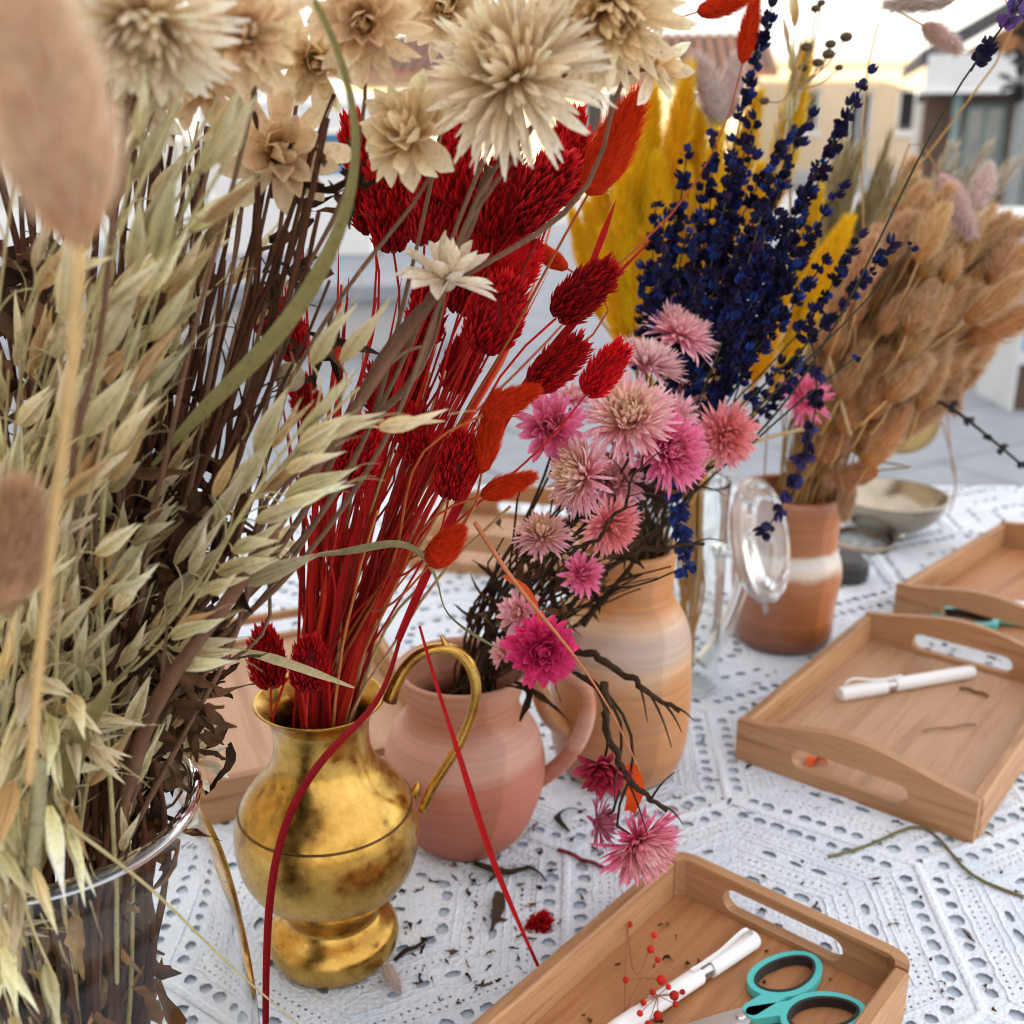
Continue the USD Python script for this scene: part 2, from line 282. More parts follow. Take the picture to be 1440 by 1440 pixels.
# ------------------------------------------------------------------ table and crochet cloth
TX0, TX1, TY0, TY1 = -.75, 1.15, -.25, 1.56
tb = Thing('table', 'pale table under the white crochet cloth', 'table', (0.2, .65, 0))
tb.add('table_top', boxm(TX0, TX1, TY0, TY1, TOP - .028, TOP + .0022, .004), UNDER)
for x in (TX0 + .06, TX1 - .06):
    for y in (TY0 + .06, TY1 - .06):
        tb.add('leg', boxm(x - .025, x + .025, y - .025, y + .025, .03, TOP - .0285, .003), UNDER)
def crochet_tile(s, rng, fine=True):
    a = s * math.sqrt(3) / 2; holes = []
    def hole(q, p, w, h, k, ang, sh='hex'):
        t = np.arange(k) * 2 * math.pi / k + .3; r = 1 + rng.uniform(-.17, .17, k)
        q, p, r = q + rng.normal(0, w * .07), p + rng.normal(0, h * .06), r * rng.uniform(.78, 1.12); x, y = q + np.cos(t) * w / 2 * r, p + np.sin(t) * h / 2 * r; c, z = math.cos(ang), math.sin(ang)
        holes.append(np.c_[c * x - z * y, z * x + c * y])
    for e in range(6):
        an = e * math.pi / 3
        def row(p, w, h, sp, k, keep=1.0, off=0):
            half = p / math.sqrt(3) - w * .6; m = int(half / sp)
            for i in range(-m, m + 1):
                if rng.random() < keep: hole(i * sp + off, p, w, h, k, an)
        row(a - .0112, .0100, .0096, .0136, 7)
        if fine:
            for p in (.0235, .0300): row(a - p, .0024, .0019, .0054, 4, .9)
        row(a - .047, .0125, .0062, .0190, 7)
        if fine:
            for p in (.061,): row(a - p, .0024, .0019, .0058, 4, .9)
        row(a - .081, .011, .0085, .0175, 7)
        if a - .1 > .026: row(a - .1, .008, .007, .0125, 6)
        hole(0, .013, .006, .011, 7, an)
    outer = np.array([[s * math.cos(k * math.pi / 3), s * math.sin(k * math.pi / 3)] for k in range(6)])
    return Polygon(outer).difference(unary_union([Polygon(h) for h in holes]))
def triangulate(pol):
    v, f = [], []; n = 0
    for g in getattr(pol, 'geoms', [pol]):
        if g.is_empty or g.area < 1e-6: continue
        a, b = trimesh.creation.triangulate_polygon(g, engine='earcut'); v.append(a); f.append(b + n); n += len(a)
    return np.vstack(v), np.vstack(f)
S = .155; A = S * math.sqrt(3) / 2
Y1, Y2 = T(1287, 1217, CLOTHZ)[:2], T(1023, 1128, CLOTHZ)[:2]       # two neighbouring corners of a motif
erot = math.atan2(*(Y2 - Y1)[::-1]); S = float(np.linalg.norm(Y2 - Y1)); A = S * math.sqrt(3) / 2
mid = (Y1 + Y2) / 2; nrm = np.array([-math.sin(erot), math.cos(erot)]); org = mid + nrm * A
rng = np.random.default_rng(11); tiles = []
rect = sbox(TX0 - .03, TY0 - .03, TX1 + .03, TY1 + .02)
u1 = np.array([math.cos(erot), math.sin(erot)]) * (2 * A); rot = lambda v, t: np.array([v[0] * math.cos(t) - v[1] * math.sin(t), v[0] * math.sin(t) + v[1] * math.cos(t)])
b1, b2 = nrm * 2 * A, rot(nrm, math.pi / 3) * 2 * A
parts, ridge = [], []
variants = [crochet_tile(S, rng) for _ in range(3)]; coarse = crochet_tile(S, rng, False)
for i in range(-9, 10):
    for j in range(-9, 10):
        c = org + b1 * i + b2 * j
        if not rect.buffer(S).contains(Point(c)): continue
        if abs(c[0]) > .35 + c[1] * .62: continue
        if c[1] < .2: continue
        pol = variants[(i * 7 + j * 3) % 3] if c[1] < 1.05 else coarse
        k = (i + j) % 6
        pol = affinity.translate(affinity.rotate(pol, math.degrees(erot) + 60 * k, origin=(0, 0)), *c)
        if not rect.contains(pol): pol = pol.intersection(rect)
        if pol.is_empty: continue
        v, f = triangulate(pol); parts.append((np.c_[v, np.full(len(v), CLOTHZ)], f))
        for e in range(3):
            cor = [c + rot(np.array([S, 0]), erot + (e + m) * math.pi / 3) for m in (0, 1)]
            if not rect.contains(LineString(cor)): continue
            l = spline([np.r_[q, CLOTHZ + .0002] for q in cor], 30); v, f = tube(l, .0032, 8); v[:, 2] = CLOTHZ + .0003 + (v[:, 2] - CLOTHZ) * .38; ridge.append((v, f))
# the rest of the cloth, out of the picture, and its drop over the edges
full = rect
cover = unary_union([Polygon([org + b1 * i + b2 * j + rot(np.array([S, 0]), erot + k * math.pi / 3) for k in range(6)]) for i in range(-9, 10) for j in range(-9, 10)
    if rect.buffer(S).contains(Point(org + b1 * i + b2 * j)) and abs((org + b1 * i + b2 * j)[0]) <= .35 + (org + b1 * i + b2 * j)[1] * .62 and (org + b1 * i + b2 * j)[1] >= .2])
rest = rect.difference(cover.buffer(1e-4))
if not rest.is_empty:
    v, f = triangulate(rest); parts.append((np.c_[v, np.full(len(v), CLOTHZ)], f))
xs = np.linspace(TX0 - .03, TX1 + .03, 160); zz = np.linspace(0, -.2, 8)
wav = lambda x, z: .018 * np.sin(x * 26) * (z / -.2)
for (fx, fy, m) in ((lambda t: TX0 - .03 + t * (TX1 - TX0 + .06), lambda t: TY1 + .02 + 0 * t, 'y'),):
    t = np.linspace(0, 1, 160); g = np.array([[fx(q), fy(q) + wav(q * 2, z) + .004 * (z < -.01), CLOTHZ + z] for q in t for z in zz])
    parts.append((g, gridf(160, 8)))
def cloth_rise(v):
    q = np.c_[v[:, :2] * 17, np.zeros(len(v))]; w = np.c_[v[:, :2] * 70, np.ones(len(v))]
    v = v.copy(); v[:, 2] += .0016 * meshkit.fbm(q, 2, 3) ** 1.5 + .0005 * meshkit.noise(w, 9); return v
parts = [(cloth_rise(p[0]), p[1]) for p in parts]; ridge = [(cloth_rise(p[0]), p[1]) for p in ridge]
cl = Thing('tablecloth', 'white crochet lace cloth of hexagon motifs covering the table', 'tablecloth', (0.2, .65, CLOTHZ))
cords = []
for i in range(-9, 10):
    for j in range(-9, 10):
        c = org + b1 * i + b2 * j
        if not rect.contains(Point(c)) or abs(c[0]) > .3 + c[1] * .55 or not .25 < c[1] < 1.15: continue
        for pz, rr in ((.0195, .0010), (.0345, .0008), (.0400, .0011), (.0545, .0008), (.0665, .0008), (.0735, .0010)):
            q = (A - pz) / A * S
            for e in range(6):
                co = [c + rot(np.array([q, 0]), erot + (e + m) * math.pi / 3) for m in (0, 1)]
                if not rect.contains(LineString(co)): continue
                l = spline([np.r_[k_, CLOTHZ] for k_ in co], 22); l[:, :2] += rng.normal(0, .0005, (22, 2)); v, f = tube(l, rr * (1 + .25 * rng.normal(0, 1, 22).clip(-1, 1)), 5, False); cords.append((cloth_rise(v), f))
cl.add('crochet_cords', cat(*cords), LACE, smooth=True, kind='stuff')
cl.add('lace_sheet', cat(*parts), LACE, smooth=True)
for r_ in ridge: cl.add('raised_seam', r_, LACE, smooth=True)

# ------------------------------------------------------------------ wooden trays
def tray(name, label, corner, along, width, length, arched, floor, wall_h=.036, end_h=.052, group='wooden trays on the cloth', rnd=0.0):
    """corner: left front corner; along: heading of the front edge; the end boards carry a hand slot."""
    rz = math.atan2(along[1], along[0]); t = Thing(name, label, 'tray', (corner[0], corner[1], CLOTHZ + .001), rz, group)
    th = .008; W, L = width, length
    def endboard(y0):
        if arched:
            x = np.linspace(0, W, 40); m = np.clip((np.cos((x / W - .5) * 2 * math.pi * .86) + 1) / 2, 0, 1) ** 1.1; h = wall_h + (end_h - wall_h) * m
        else:
            x = np.linspace(0, W, 12); h = np.full(12, wall_h)
        pol = Polygon(np.r_[np.c_[x, h], [[W, 0], [0, 0]]])
        if rnd: pol = pol.intersection(sbox(rnd, 0, W - rnd, 1))
        sl = LineString([(W * .3, wall_h * .56), (W * .7, wall_h * .56)]).buffer(.0085, 8)
        pol = pol.difference(sl); m = trimesh.creation.extrude_polygon(pol, th, engine='earcut'); v, f = tm(m)
        return np.c_[v[:, 0], y0 + th - v[:, 2], v[:, 1]], f
    t.add('end_board', endboard(0), WOODX, local=True); t.add('end_board', endboard(L - th), WOODX, local=True)
    y_a = rnd or th + .0004
    if rnd:
        o_ = sbox(0, 0, W, L).buffer(-rnd).buffer(rnd, 8); i_ = sbox(th, th, W - th, L - th).buffer(-rnd * .5).buffer(rnd * .5, 8)
        for q in (sbox(-1, -1, rnd - .0002, rnd - .0002), sbox(W - rnd + .0002, -1, 9, rnd - .0002), sbox(-1, L - rnd + .0002, rnd - .0002, 9), sbox(W - rnd + .0002, L - rnd + .0002, 9, 9)):
            v, f = tm(trimesh.creation.extrude_polygon(o_.difference(i_).intersection(q), wall_h - .0003, engine='earcut')); t.add('corner_block', (v, f), WOODX, local=True, smooth=30)
    t.add('side_board', boxm(-.0015, th, y_a, L - y_a, 0, wall_h - .001, .0015), WOODY, local=True)
    t.add('side_board', boxm(W - th, W + .0015, y_a, L - y_a, 0, wall_h - .001, .0015), WOODY, local=True)
    t.add('base_board', boxm(th + .0004, W - th - .0004, th + .0004, L - th - .0004, .003, .008), floor, local=True)
    return t
# tray 2 (middle right)
A2, B2 = T(1033, 1068, CLOTHZ), T(1367, 1190, CLOTHZ)
e2 = (B2 - A2)[:2]; tray('serving_tray', 'wooden tray with arched slotted ends holding a white pen, by the right edge', A2, e2, np.linalg.norm(e2), .285, True, PLY)
A3 = T(1255, 866, CLOTHZ); B3 = T(1440, 922, CLOTHZ); e3 = unit((B3 - A3)[:2])
tray('serving_tray', 'farthest wooden tray at the right edge with turquoise scissors seen inside', A3, e3, .2, .29, True, PLYR)
# tray 1 (front): far end board is nearest to its slot in view
F1, G1 = T(952, 1192, CLOTHZ + .036), T(1300, 1332, CLOTHZ + .036)
e1 = (G1 - F1)[:2]; w1 = np.linalg.norm(e1); dl_ = F1[:2] - T(628, 1440, CLOTHZ + .036)[:2]; a_e, a_l = math.atan2(e1[1], e1[0]), math.atan2(dl_[1], dl_[0]) - math.pi / 2; a_m = .4 * a_e + .6 * a_l; e1 = np.array([math.cos(a_m), math.sin(a_m)]) * w1; ln = np.array([-(e1 / w1)[1], (e1 / w1)[0]])
tray1 = tray('serving_tray', 'front wooden tray holding turquoise scissors, a white pen and red berries', F1[:2] - ln * .29, e1, w1, .29, False, PLYR, rnd=.014)
# tray 4, left behind the brass jug; tray 5 behind the pink bunch
A4 = T(285, 1165, CLOTHZ); tray('serving_tray', 'pale wooden tray between the glass vase and the brass jug', A4, (.92, .38), .2, .3, False, PLY)
A5 = T(575, 800, CLOTHZ); tray('serving_tray', 'wooden tray standing behind the pink flowers near the far table edge', A5, (.96, -.25), .22, .2, True, PLY)

# ------------------------------------------------------------------ vessels
# brass jug
vb = T(478, 1338, CLOTHZ); GD = vb[1]; gx = 471
gp = pxprof(gx, GD, [(58, 1342), (78, 1337), (91, 1318), (84, 1298), (64, 1284), (74, 1262), (112, 1225), (128, 1178), (126, 1148), (104, 1108), (80, 1082), (69, 1058), (67, 1030), (75, 1000), (92, 983)])
dz = CLOTHZ + .0005 - gp[0][1]
zs = gp[-1][1]
gp = [(r, CLOTHZ + .0005 + (z - gp[0][1]) * (zs - CLOTHZ) / (zs - gp[0][1])) for r, z in gp]
gp[1] = (gp[1][0], gp[0][1] + .001)
outer = smoothprof(gp[1:], 70); inner = outer[::-1] - [.0022, 0]; inner = inner[inner[:, 1] > CLOTHZ + .045]
prof = np.vstack([[gp[0]], outer, [[outer[-1][0] - .001, outer[-1][1] + .0008]], inner, [[.001, inner[-1][1]]]])
GC = np.array([P(gx, 1338, GD)[0], GD, 0])
jug = Thing('brass_jug', 'tarnished brass jug with footed round body and curling handle', 'jug', (GC[0], GC[1], CLOTHZ))
jug.add('body', lathe(prof, GC, 96), BRASS, smooth=True)
gr = P(gx, 1130, GD)[2]; rr = np.interp(gr, outer[:, 1], outer[:, 0])
a = np.linspace(0, 2 * math.pi, 97)
jug.add('engraved_ring', tube(np.c_[GC[0] + rr * np.cos(a), GC[1] + rr * np.sin(a), np.full(97, gr)], .0009, 5), simple('dark_brass', (.12, .07, .03), .4, metal=1.0), smooth=True)
hd = spline([P(548, 985, GD), P(566, 945, GD), P(600, 915, GD), P(640, 915, GD), P(668, 955, GD), P(662, 1010, GD), P(635, 1065, GD), P(606, 1112, GD), P(594, 1140, GD)], 50)
jug.add('handle', tube(hd, np.interp(np.linspace(0, 1, 50), [0, .15, .5, 1], [.0046, .0036, .0033, .0028]), 10), BRASS, smooth=True)
sp = spline([P(632, 918, GD), P(626, 905, GD), P(620, 893, GD)], 8); jug.add('thumb_spur', tube(sp, np.linspace(.0032, .0008, 8), 8), BRASS, smooth=True)
kn = spline([P(588, 1100, GD), P(586, 1110, GD), P(585, 1122, GD)], 6); jug.add('rivet', tube(kn, [.001, .0025, .003, .003, .0025, .001], 8), BRASS, smooth=True)
GMOUTH = np.array([GC[0], GC[1], zs])

def vessel(cx, d, pts, wall, k=80):
    p = pxprof(cx, d, pts); z0, z1 = p[0][1], p[-1][1]
    p = [(r, CLOTHZ + .0005 + (z - z0) * (z1 - CLOTHZ) / (z1 - z0)) for r, z in p]
    o = smoothprof(p, 70); i = o[::-1] - [wall, 0]; i = i[i[:, 1] > CLOTHZ + wall * 1.5]; i[:, 0] = np.maximum(i[:, 0], .002)
    c = np.array([P(cx, pts[0][1], d)[0], d, 0])
    pr = np.vstack([[[.001, p[0][1]]], o, [[o[-1][0] - wall * .5, o[-1][1] + wall * .35]], i, [[.001, i[-1][1]]]])
    return lathe(pr, c, k), c, z1, o
# round clay jug
vb = T(655, 1172, CLOTHZ); CD = vb[1]
m_, CC, CZ, CO = vessel(655, CD, [(66, 1172), (78, 1162), (100, 1125), (113, 1085), (111, 1050), (98, 1018), (82, 1000), (78, 985), (84, 965), (92, 945), (96, 938)], .005)
CLAY1 = clay('pink_clay', [(0, (.30, .085, .05)), (.30, (.37, .12, .075)), (.52, (.40, .145, .095)), (.58, (.50, .27, .21)), (.72, (.48, .26, .20)), (.78, (.40, .16, .09)), (1, (.45, .22, .14))], CLOTHZ, CZ)
cj = Thing('clay_jug', 'round pinkish clay jug with a loop handle behind the brass jug', 'jug', (CC[0], CC[1], CLOTHZ))
cj.add('body', m_, CLAY1, smooth=True)
hc = spline([P(735, 958, CD), P(770, 942, CD), P(812, 955, CD), P(826, 1000, CD), P(808, 1050, CD), P(775, 1085, CD), P(752, 1100, CD)], 40)
v, f = tube(hc, .0062, 12); cj.add('handle', (v, f), CLAY1, smooth=True)
CMOUTH = np.array([CC[0], CC[1], CZ])
# tall back jug
vb = T(868, 1078, CLOTHZ); BD = vb[1]
m_, BC, BZ, BO = vessel(868, BD, [(70, 1078), (82, 1066), (95, 1030), (99, 980), (98, 920), (94, 880), (80, 852), (72, 838), (70, 815), (71, 785), (75, 768)], .006)
CLAY2 = clay('ochre_clay', [(0, (.30, .12, .04)), (.2, (.38, .165, .06)), (.5, (.43, .21, .09)), (.56, (.53, .33, .19)), (.62, (.47, .35, .28)), (.70, (.46, .33, .27)), (.74, (.55, .35, .22)), (.79, (.48, .20, .065)), (1, (.47, .20, .065))], CLOTHZ, BZ, .42, .3)
bj = Thing('clay_jug', 'tall ochre clay jug with a pale shoulder band behind the pink flowers', 'jug', (BC[0], BC[1], CLOTHZ))
bj.add('body', m_, CLAY2, smooth=True)
hb = spline([P(800, 880, BD - .03), P(770, 905, BD - .04), P(758, 960, BD - .045), P(775, 1010, BD - .04), P(800, 1030, BD - .03)], 30)
bj.add('handle', tube(hb, .007, 12), CLAY2, smooth=True)
BMOUTH = np.array([BC[0], BC[1], BZ])
# terracotta pot
vb = T(1095, 897, CLOTHZ); PD = vb[1]
m_, PC, PZ, PO = vessel(1097, PD, [(58, 897), (64, 892), (70, 860), (74, 820), (74, 785), (68, 768), (67, 750), (71, 720), (77, 697), (77, 690)], .006)
CLAY3 = clay('brown_glazed_clay', [(0, (.16, .05, .02)), (.25, (.30, .10, .035)), (.5, (.37, .15, .07)), (.55, (.62, .5, .42)), (.62, (.66, .62, .62)), (.645, (.62, .55, .5)), (.67, (.36, .14, .065)), (1, (.38, .155, .075))], CLOTHZ, PZ, .32, .4)
pt = Thing('clay_pot', 'brown clay pot with a white glazed band holding beige hare tail grass', 'pot', (PC[0], PC[1], CLOTHZ))
pt.add('body', m_, CLAY3, smooth=True)
PMOUTH = np.array([PC[0], PC[1], PZ])
# clip top glass mug jar
vb = T(962, 965, CLOTHZ); JD = vb[1]
m_, JC, JZ, JO = vessel(962, JD, [(34, 965), (42, 960), (46, 940), (47, 860), (48, 760), (49, 700), (50, 676)], .003)
gj = Thing('glass_jar', 'clear glass jar with a thick handle and open clip lid behind the ochre jug', 'jar', (JC[0], JC[1], CLOTHZ))
FROST = M('frosted_glass', {'p': ('principled_bsdf', {'base_color': (.93, .95, .96), 'roughness': .07, 'transmission_weight': .92, 'ior': 1.46})}, [])
gj.add('body', m_, GLASS, smooth=True)
hj = spline([P(1003, 775, JD), P(1030, 775, JD), P(1045, 795, JD), P(1040, 835, JD), P(1022, 880, JD), P(1000, 915, JD), P(985, 932, JD), P(1003, 945, JD)][:7], 40)
v, f = tube(hj, .0072, 14); gj.add('handle', (v, f), FROST, smooth=True)
lc = P(1056, 762, JD - .01); lax = vdir(.82, .12, .55)
lp = [(.001, 0), (.026, 0), (.030, .001), (.0325, .004), (.0325, .008), (.030, .010), (.0275, .0085), (.0265, .011), (.023, .012), (.021, .0095), (.012, .009), (.001, .010)]
sc = 88 * mpp(lc) / .0325; v, f = lathe(np.array(lp) * sc, (0, 0, 0), 64)
zx = unit(np.cross(lax, [0, 0, 1])); zy = np.cross(lax, zx); v = v[:, :1] * zx + v[:, 1:2] * zy + v[:, 2:] * lax + lc
lidp = gj.add('lid', (v, f), FROST, smooth=30)
wire = spline([P(1013, 672, JD), P(1014, 700, JD), P(1020, 740, JD), P(1026, 775, JD)], 20); gj.add('wire_bail', tube(wire, .0011, 6), STEEL, smooth=True)
wr = spline([P(1013, 672, JD), P(1030, 668, JD), P(1050, 685, JD)], 12); gj.add('wire_bail', tube(wr, .0011, 6), STEEL, smooth=True)
cp = spline([P(1074, 838, JD), P(1076, 852, JD), P(1078, 862, JD)], 8); gj.add('clasp', tube(cp, .0024, 8), STEEL, smooth=True)
JMOUTH = np.array([JC[0], JC[1], JZ])
# glass vase in front
VGLASS = M('thin_clear_glass', {'p': ('principled_bsdf', {'base_color': (.985, .995, .99), 'roughness': .01, 'transmission_weight': 1.0, 'ior': 1.28})}, [])
VD = .415; vcx = 66
rimc = P(vcx, 1138, VD); vz = rimc[2]; vr = 205 * mpp(rimc)
vprof = [(.045, CLOTHZ + .0005), (.062, CLOTHZ + .003), (.074, CLOTHZ + .02), (.0805, CLOTHZ + .06), (.0800, CLOTHZ + .11), (.0745, vz - .055), (vr + .002, vz - .022), (vr - .002, vz - .012), (vr, vz)]
o = smoothprof(vprof, 70); i = o[::-1] - [.0019, 0]; i = i[i[:, 1] > CLOTHZ + .007]
VC = np.array([rimc[0], VD, 0])
vs = Thing('glass_vase', 'large clear glass vase in the left foreground holding oats and dried stems', 'vase', (VC[0], VD, CLOTHZ))
vs.add('body', lathe(np.vstack([[[.001, CLOTHZ + .0005]], o, i, [[.001, i[-1][1]]]]), VC, 96), VGLASS, smooth=True)
a = np.linspace(0, 2 * math.pi, 97); ring = np.c_[VC[0] + (vr - .001) * np.cos(a), VC[1] + (vr - .001) * np.sin(a), np.full(97, vz + .0012)]
vs.add('rim', tube(ring, .0034, 10, False), GLASS, smooth=True)
VMOUTH = np.array([VC[0], VD, vz])

# ------------------------------------------------------------------ balance scale at the back
SD = T(1255, 752, CLOTHZ)[1]
bw = Thing('metal_bowl', 'shallow tarnished metal scale bowl at the back of the table', 'bowl', T(1255, 752, CLOTHZ))
c = P(1253, 690, SD); R = 78 * mpp(c); pr = [(.001, 0), (R * .3, .001), (R * .62, R * .13), (R * .88, R * .36), (R, R * .66)]
o = smoothprof(pr, 30); i = o[::-1] + [-.0016, .0012]; bw.add('bowl', lathe(np.vstack([o, [[R + .0015, R * .67], [R - .002, R * .68]], i[i[:, 0] > .001], [[.001, .0014]]]), (c[0], SD, CLOTHZ + .008), 64), PEWTER, smooth=True)
bw.add('foot', lathe([(.001, 0), (R * .34, 0), (R * .34, .003), (R * .3, .0075), (.001, .0078)], (c[0], SD, CLOTHZ + .0003), 40), PEWTER, smooth=30)
b2 = Thing('metal_bowl', 'small brass bowl hanging behind the beige grass, higher than the other bowl', 'bowl', P(1262, 640, SD + .25))
c2 = P(1262, 600, SD + .25); R2 = 58 * mpp(c2); o = smoothprof([(.001, -R2 * .62), (R2 * .5, -R2 * .55), (R2 * .85, -R2 * .25), (R2 * .98, R2 * .2), (R2, R2 * .55)], 30); i = o[::-1] - [.0018, 0]
b2.add('bowl', lathe(np.vstack([o, i[i[:, 0] > .002]]), c2, 48), simple('warm_brass', (.5, .34, .13), .35, metal=1.0, var=.3, vscale=14), smooth=True)
for px in (1206, 1318, 1262):
    b2.add('chain', tube(spline([P(px, 560, SD + .25), P(1262 + (px - 1262) * .2, 330, SD + .25)], 8), .0009, 5), GREYM)
stand = Thing('scale_stand', 'slim iron stand of the balance scale half hidden behind the beige grass', 'scale stand', T(1222, 772, CLOTHZ))
sb = T(1222, 768, CLOTHZ)
stand.add('base', lathe([(.001, 0), (.042, 0), (.042, .004), (.034, .008), (.008, .012), (.001, .012)], (sb[0] + .02, SD + .16, CLOTHZ + .0003), 40), PEWTER, smooth=30)
stand.add('post', tube(spline([(sb[0] + .02, SD + .16, CLOTHZ + .012), (sb[0] + .02, SD + .16, CLOTHZ + .33)], 4), .006, 10), PEWTER, smooth=True)
pp = P(1262, 330, SD + .25); stand.add('beam', tube(spline([np.array([sb[0] + .02 - .12, SD + .1, CLOTHZ + .33]), np.array([sb[0] + .02, SD + .16, CLOTHZ + .34]), pp], 14), .004, 8), PEWTER, smooth=True)
rg = T(1212, 765, CLOTHZ); a = np.linspace(0, 2 * math.pi, 49); rr = 40 * mpp(rg)
solo('brass_ring', tube(np.c_[rg[0] + rr * np.cos(a), rg[1] + rr * 1.1 * np.sin(a), np.full(49, CLOTHZ + .006)], .0042, 8, False), PEWTER, 'flat brass ring lying beside the metal bowl', 'ring', smooth=True)
wt = T(1184, 812, CLOTHZ); rw = 34 * mpp(wt)
solo('iron_weight', lathe([(.001, 0), (rw, 0), (rw * 1.05, .008), (rw * 1.02, .02), (rw * .8, .026), (rw * .3, .027), (.001, .027)], (wt[0], wt[1], CLOTHZ + .0004), 40), IRON, 'black iron scale weight beside the brown clay pot', 'weight', smooth=30)
for k, pts in enumerate(([(1330, 560), (1335, 620), (1341, 668)], [(1318, 575), (1338, 640), (1343, 690), (1335, 720)])):
    solo('dried_sprig', (lambda q: q)(tube(spline([P(x, y, SD - .05 + .02 * k) for x, y in pts], 16), .0011, 5)), STEM, ['thin dried sprig hanging over the metal bowl, nearer the grass', 'thin dried sprig hanging over the metal bowl, nearer the right edge'][k], 'dried sprig', col=(.32, .2, .14))


# ------------------------------------------------------------------ buildings and market behind
def slab(p0, p1, z0, z1, th, off=0.0):
    """An upright slab along the ground line p0-p1, its face towards the viewer, moved towards the viewer by off."""
    p0, p1 = np.array(p0, float)[:2], np.array(p1, float)[:2]; e = unit(p1 - p0); nn = np.array([e[1], -e[0]])
    q = [p0 + nn * off, p1 + nn * off, p1 + nn * (off - th), p0 + nn * (off - th)]
    v = np.array([[*x, z] for z in (z0, z1) for x in q]); f = np.array([[0, 1, 5], [0, 5, 4], [1, 2, 6], [1, 6, 5], [2, 3, 7], [2, 7, 6], [3, 0, 4], [3, 4, 7], [4, 5, 6], [4, 6, 7], [0, 3, 2], [0, 2, 1]])
    return v, f
def wallopen(p0, p1, z0, z1, th, wins):
    """A wall with real openings: wins = [(u0, u1, z0, z1)] along the wall."""
    p0, p1 = np.array(p0, float)[:2], np.array(p1, float)[:2]; L = np.linalg.norm(p1 - p0); e = (p1 - p0) / L; nn = np.array([e[1], -e[0]])
    pol = sbox(0, z0, L, z1)
    for w in wins: pol = pol.difference(sbox(w[0], w[2], w[1], w[3]))
    v, f = tm(trimesh.creation.extrude_polygon(pol, th, engine='earcut'))
    g = p0 + v[:, :1] * e - nn * v[:, 2:3]
    return np.c_[g, v[:, 1]], f[:, ::-1]
def windows(b, p0, p1, wins, th, pane=PANE, frame=WHITEC):
    p0, p1 = np.array(p0, float)[:2], np.array(p1, float)[:2]; e = unit(p1 - p0)
    for (u0, u1, z0, z1) in wins:
        a, c = p0 + e * (u0 + .004), p0 + e * (u1 - .004); t = .07
        fr = cat(slab(a, c, z0 + .004, z0 + t, .08, -.08), slab(a, c, z1 - t, z1 - .004, .08, -.08), slab(a, a + e * t, z0 + t + .001, z1 - t - .001, .08, -.08), slab(c - e * t, c, z0 + t + .001, z1 - t - .001, .08, -.08),
                 slab((a + c) / 2 - e * .025, (a + c) / 2 + e * .025, z0 + t + .001, z1 - t - .001, .06, -.09))
        w = b.add('window', fr, frame); b.add('pane', slab(a + e * t, c - e * t, z0 + t, z1 - t, .012, -.11), pane, under=w)
        b.add('sill', slab(p0 + e * (u0 - .06), p0 + e * (u1 + .06), z0 - .08, z0 - .004, .12, .05), frame, under=w)
def gx(px, d): return P(px, HOR, d)[0]
# cream building in evening sun
D1 = 30.; p0, p1 = (gx(1055, D1), D1), (gx(1300, D1) + 1.2, D1 - .6); H1 = P(1100, 92, D1)[2]
cb = Thing('cream_building', 'sunlit cream flat roofed building behind the lavender', 'building', (*p0, 0))
L1 = np.linalg.norm(np.subtract(p1, p0)); w1s = [(.9, 1.7, 1.3, 2.35), (2.4, 3.0, .05, 2.3), (3.6, 4.5, 1.3, 2.35)]
cb.add('wall', wallopen(p0, p1, 0.03, H1, .3, w1s), WALLC); windows(cb, p0, p1, w1s, .3)
cb.add('room_back', slab(p0, p1, .03, H1 - .1, .1, -1.5), DARKIN)
cb.add('cornice', slab(np.array(p0) - [.12, 0], np.array(p1) + [.12, 0], H1 + .002, H1 + .16, .5, .1), WALLC)
cb.add('plinth', slab(p0, p1, .03, .42, .05, .053), WALLG)
# tiled house to the left of it
D2 = 25.; p0, p1 = (gx(480, D2), D2 + 1), (gx(1062, D2), D2); H2 = P(1000, 108, D2)[2]
th_ = Thing('tiled_house', 'long pale house with a brown tiled roof behind the yellow plumes', 'building', (*p0, 0))
w2s = [(u, u + .95, 1.15, 2.2) for u in (1.0, 3.0, 5.2, 7.2)]
th_.add('wall', wallopen(p0, p1, .03, H2, .3, w2s), WALLC); windows(th_, p0, p1, w2s, .3); th_.add('room_back', slab(p0, p1, .03, H2 - .1, .1, -1.5), DARKIN)
e = unit(np.subtract(p1, p0)); nn = np.array([e[1], -e[0]])
q0, q1 = np.array(p0) - e * .35 + nn * .45, np.array(p1) + e * .35 + nn * .45; HR = P(1000, 55, D2 + 2.5)[2]
r0, r1 = q0 - nn * 3.2, q1 - nn * 3.2
roofv = np.array([[*q0, H2 - .02], [*q1, H2 - .02], [*r1, HR], [*r0, HR], [*q0, H2 + .1], [*q1, H2 + .1], [*r1, HR + .12], [*r0, HR + .12]])
rf = np.array([[0, 1, 2], [0, 2, 3], [4, 6, 5], [4, 7, 6], [0, 5, 1], [0, 4, 5], [1, 6, 2], [1, 5, 6], [2, 7, 3], [2, 6, 7], [3, 4, 0], [3, 7, 4]])[:, ::-1]
roof = th_.add('roof', (roofv, rf), TILE)
Lr = np.linalg.norm(q1 - q0); rolls = []
for k in range(int(Lr / .24)):
    a_ = q0 + e * (k * .24 + .12); c_ = a_ - nn * 3.2; rolls.append(tube(np.array([[*a_, H2 + .11], [*c_, HR + .13]]), .07, 6))
th_.add('roof_tiles', cat(*rolls), TILE, under=roof, kind='stuff')
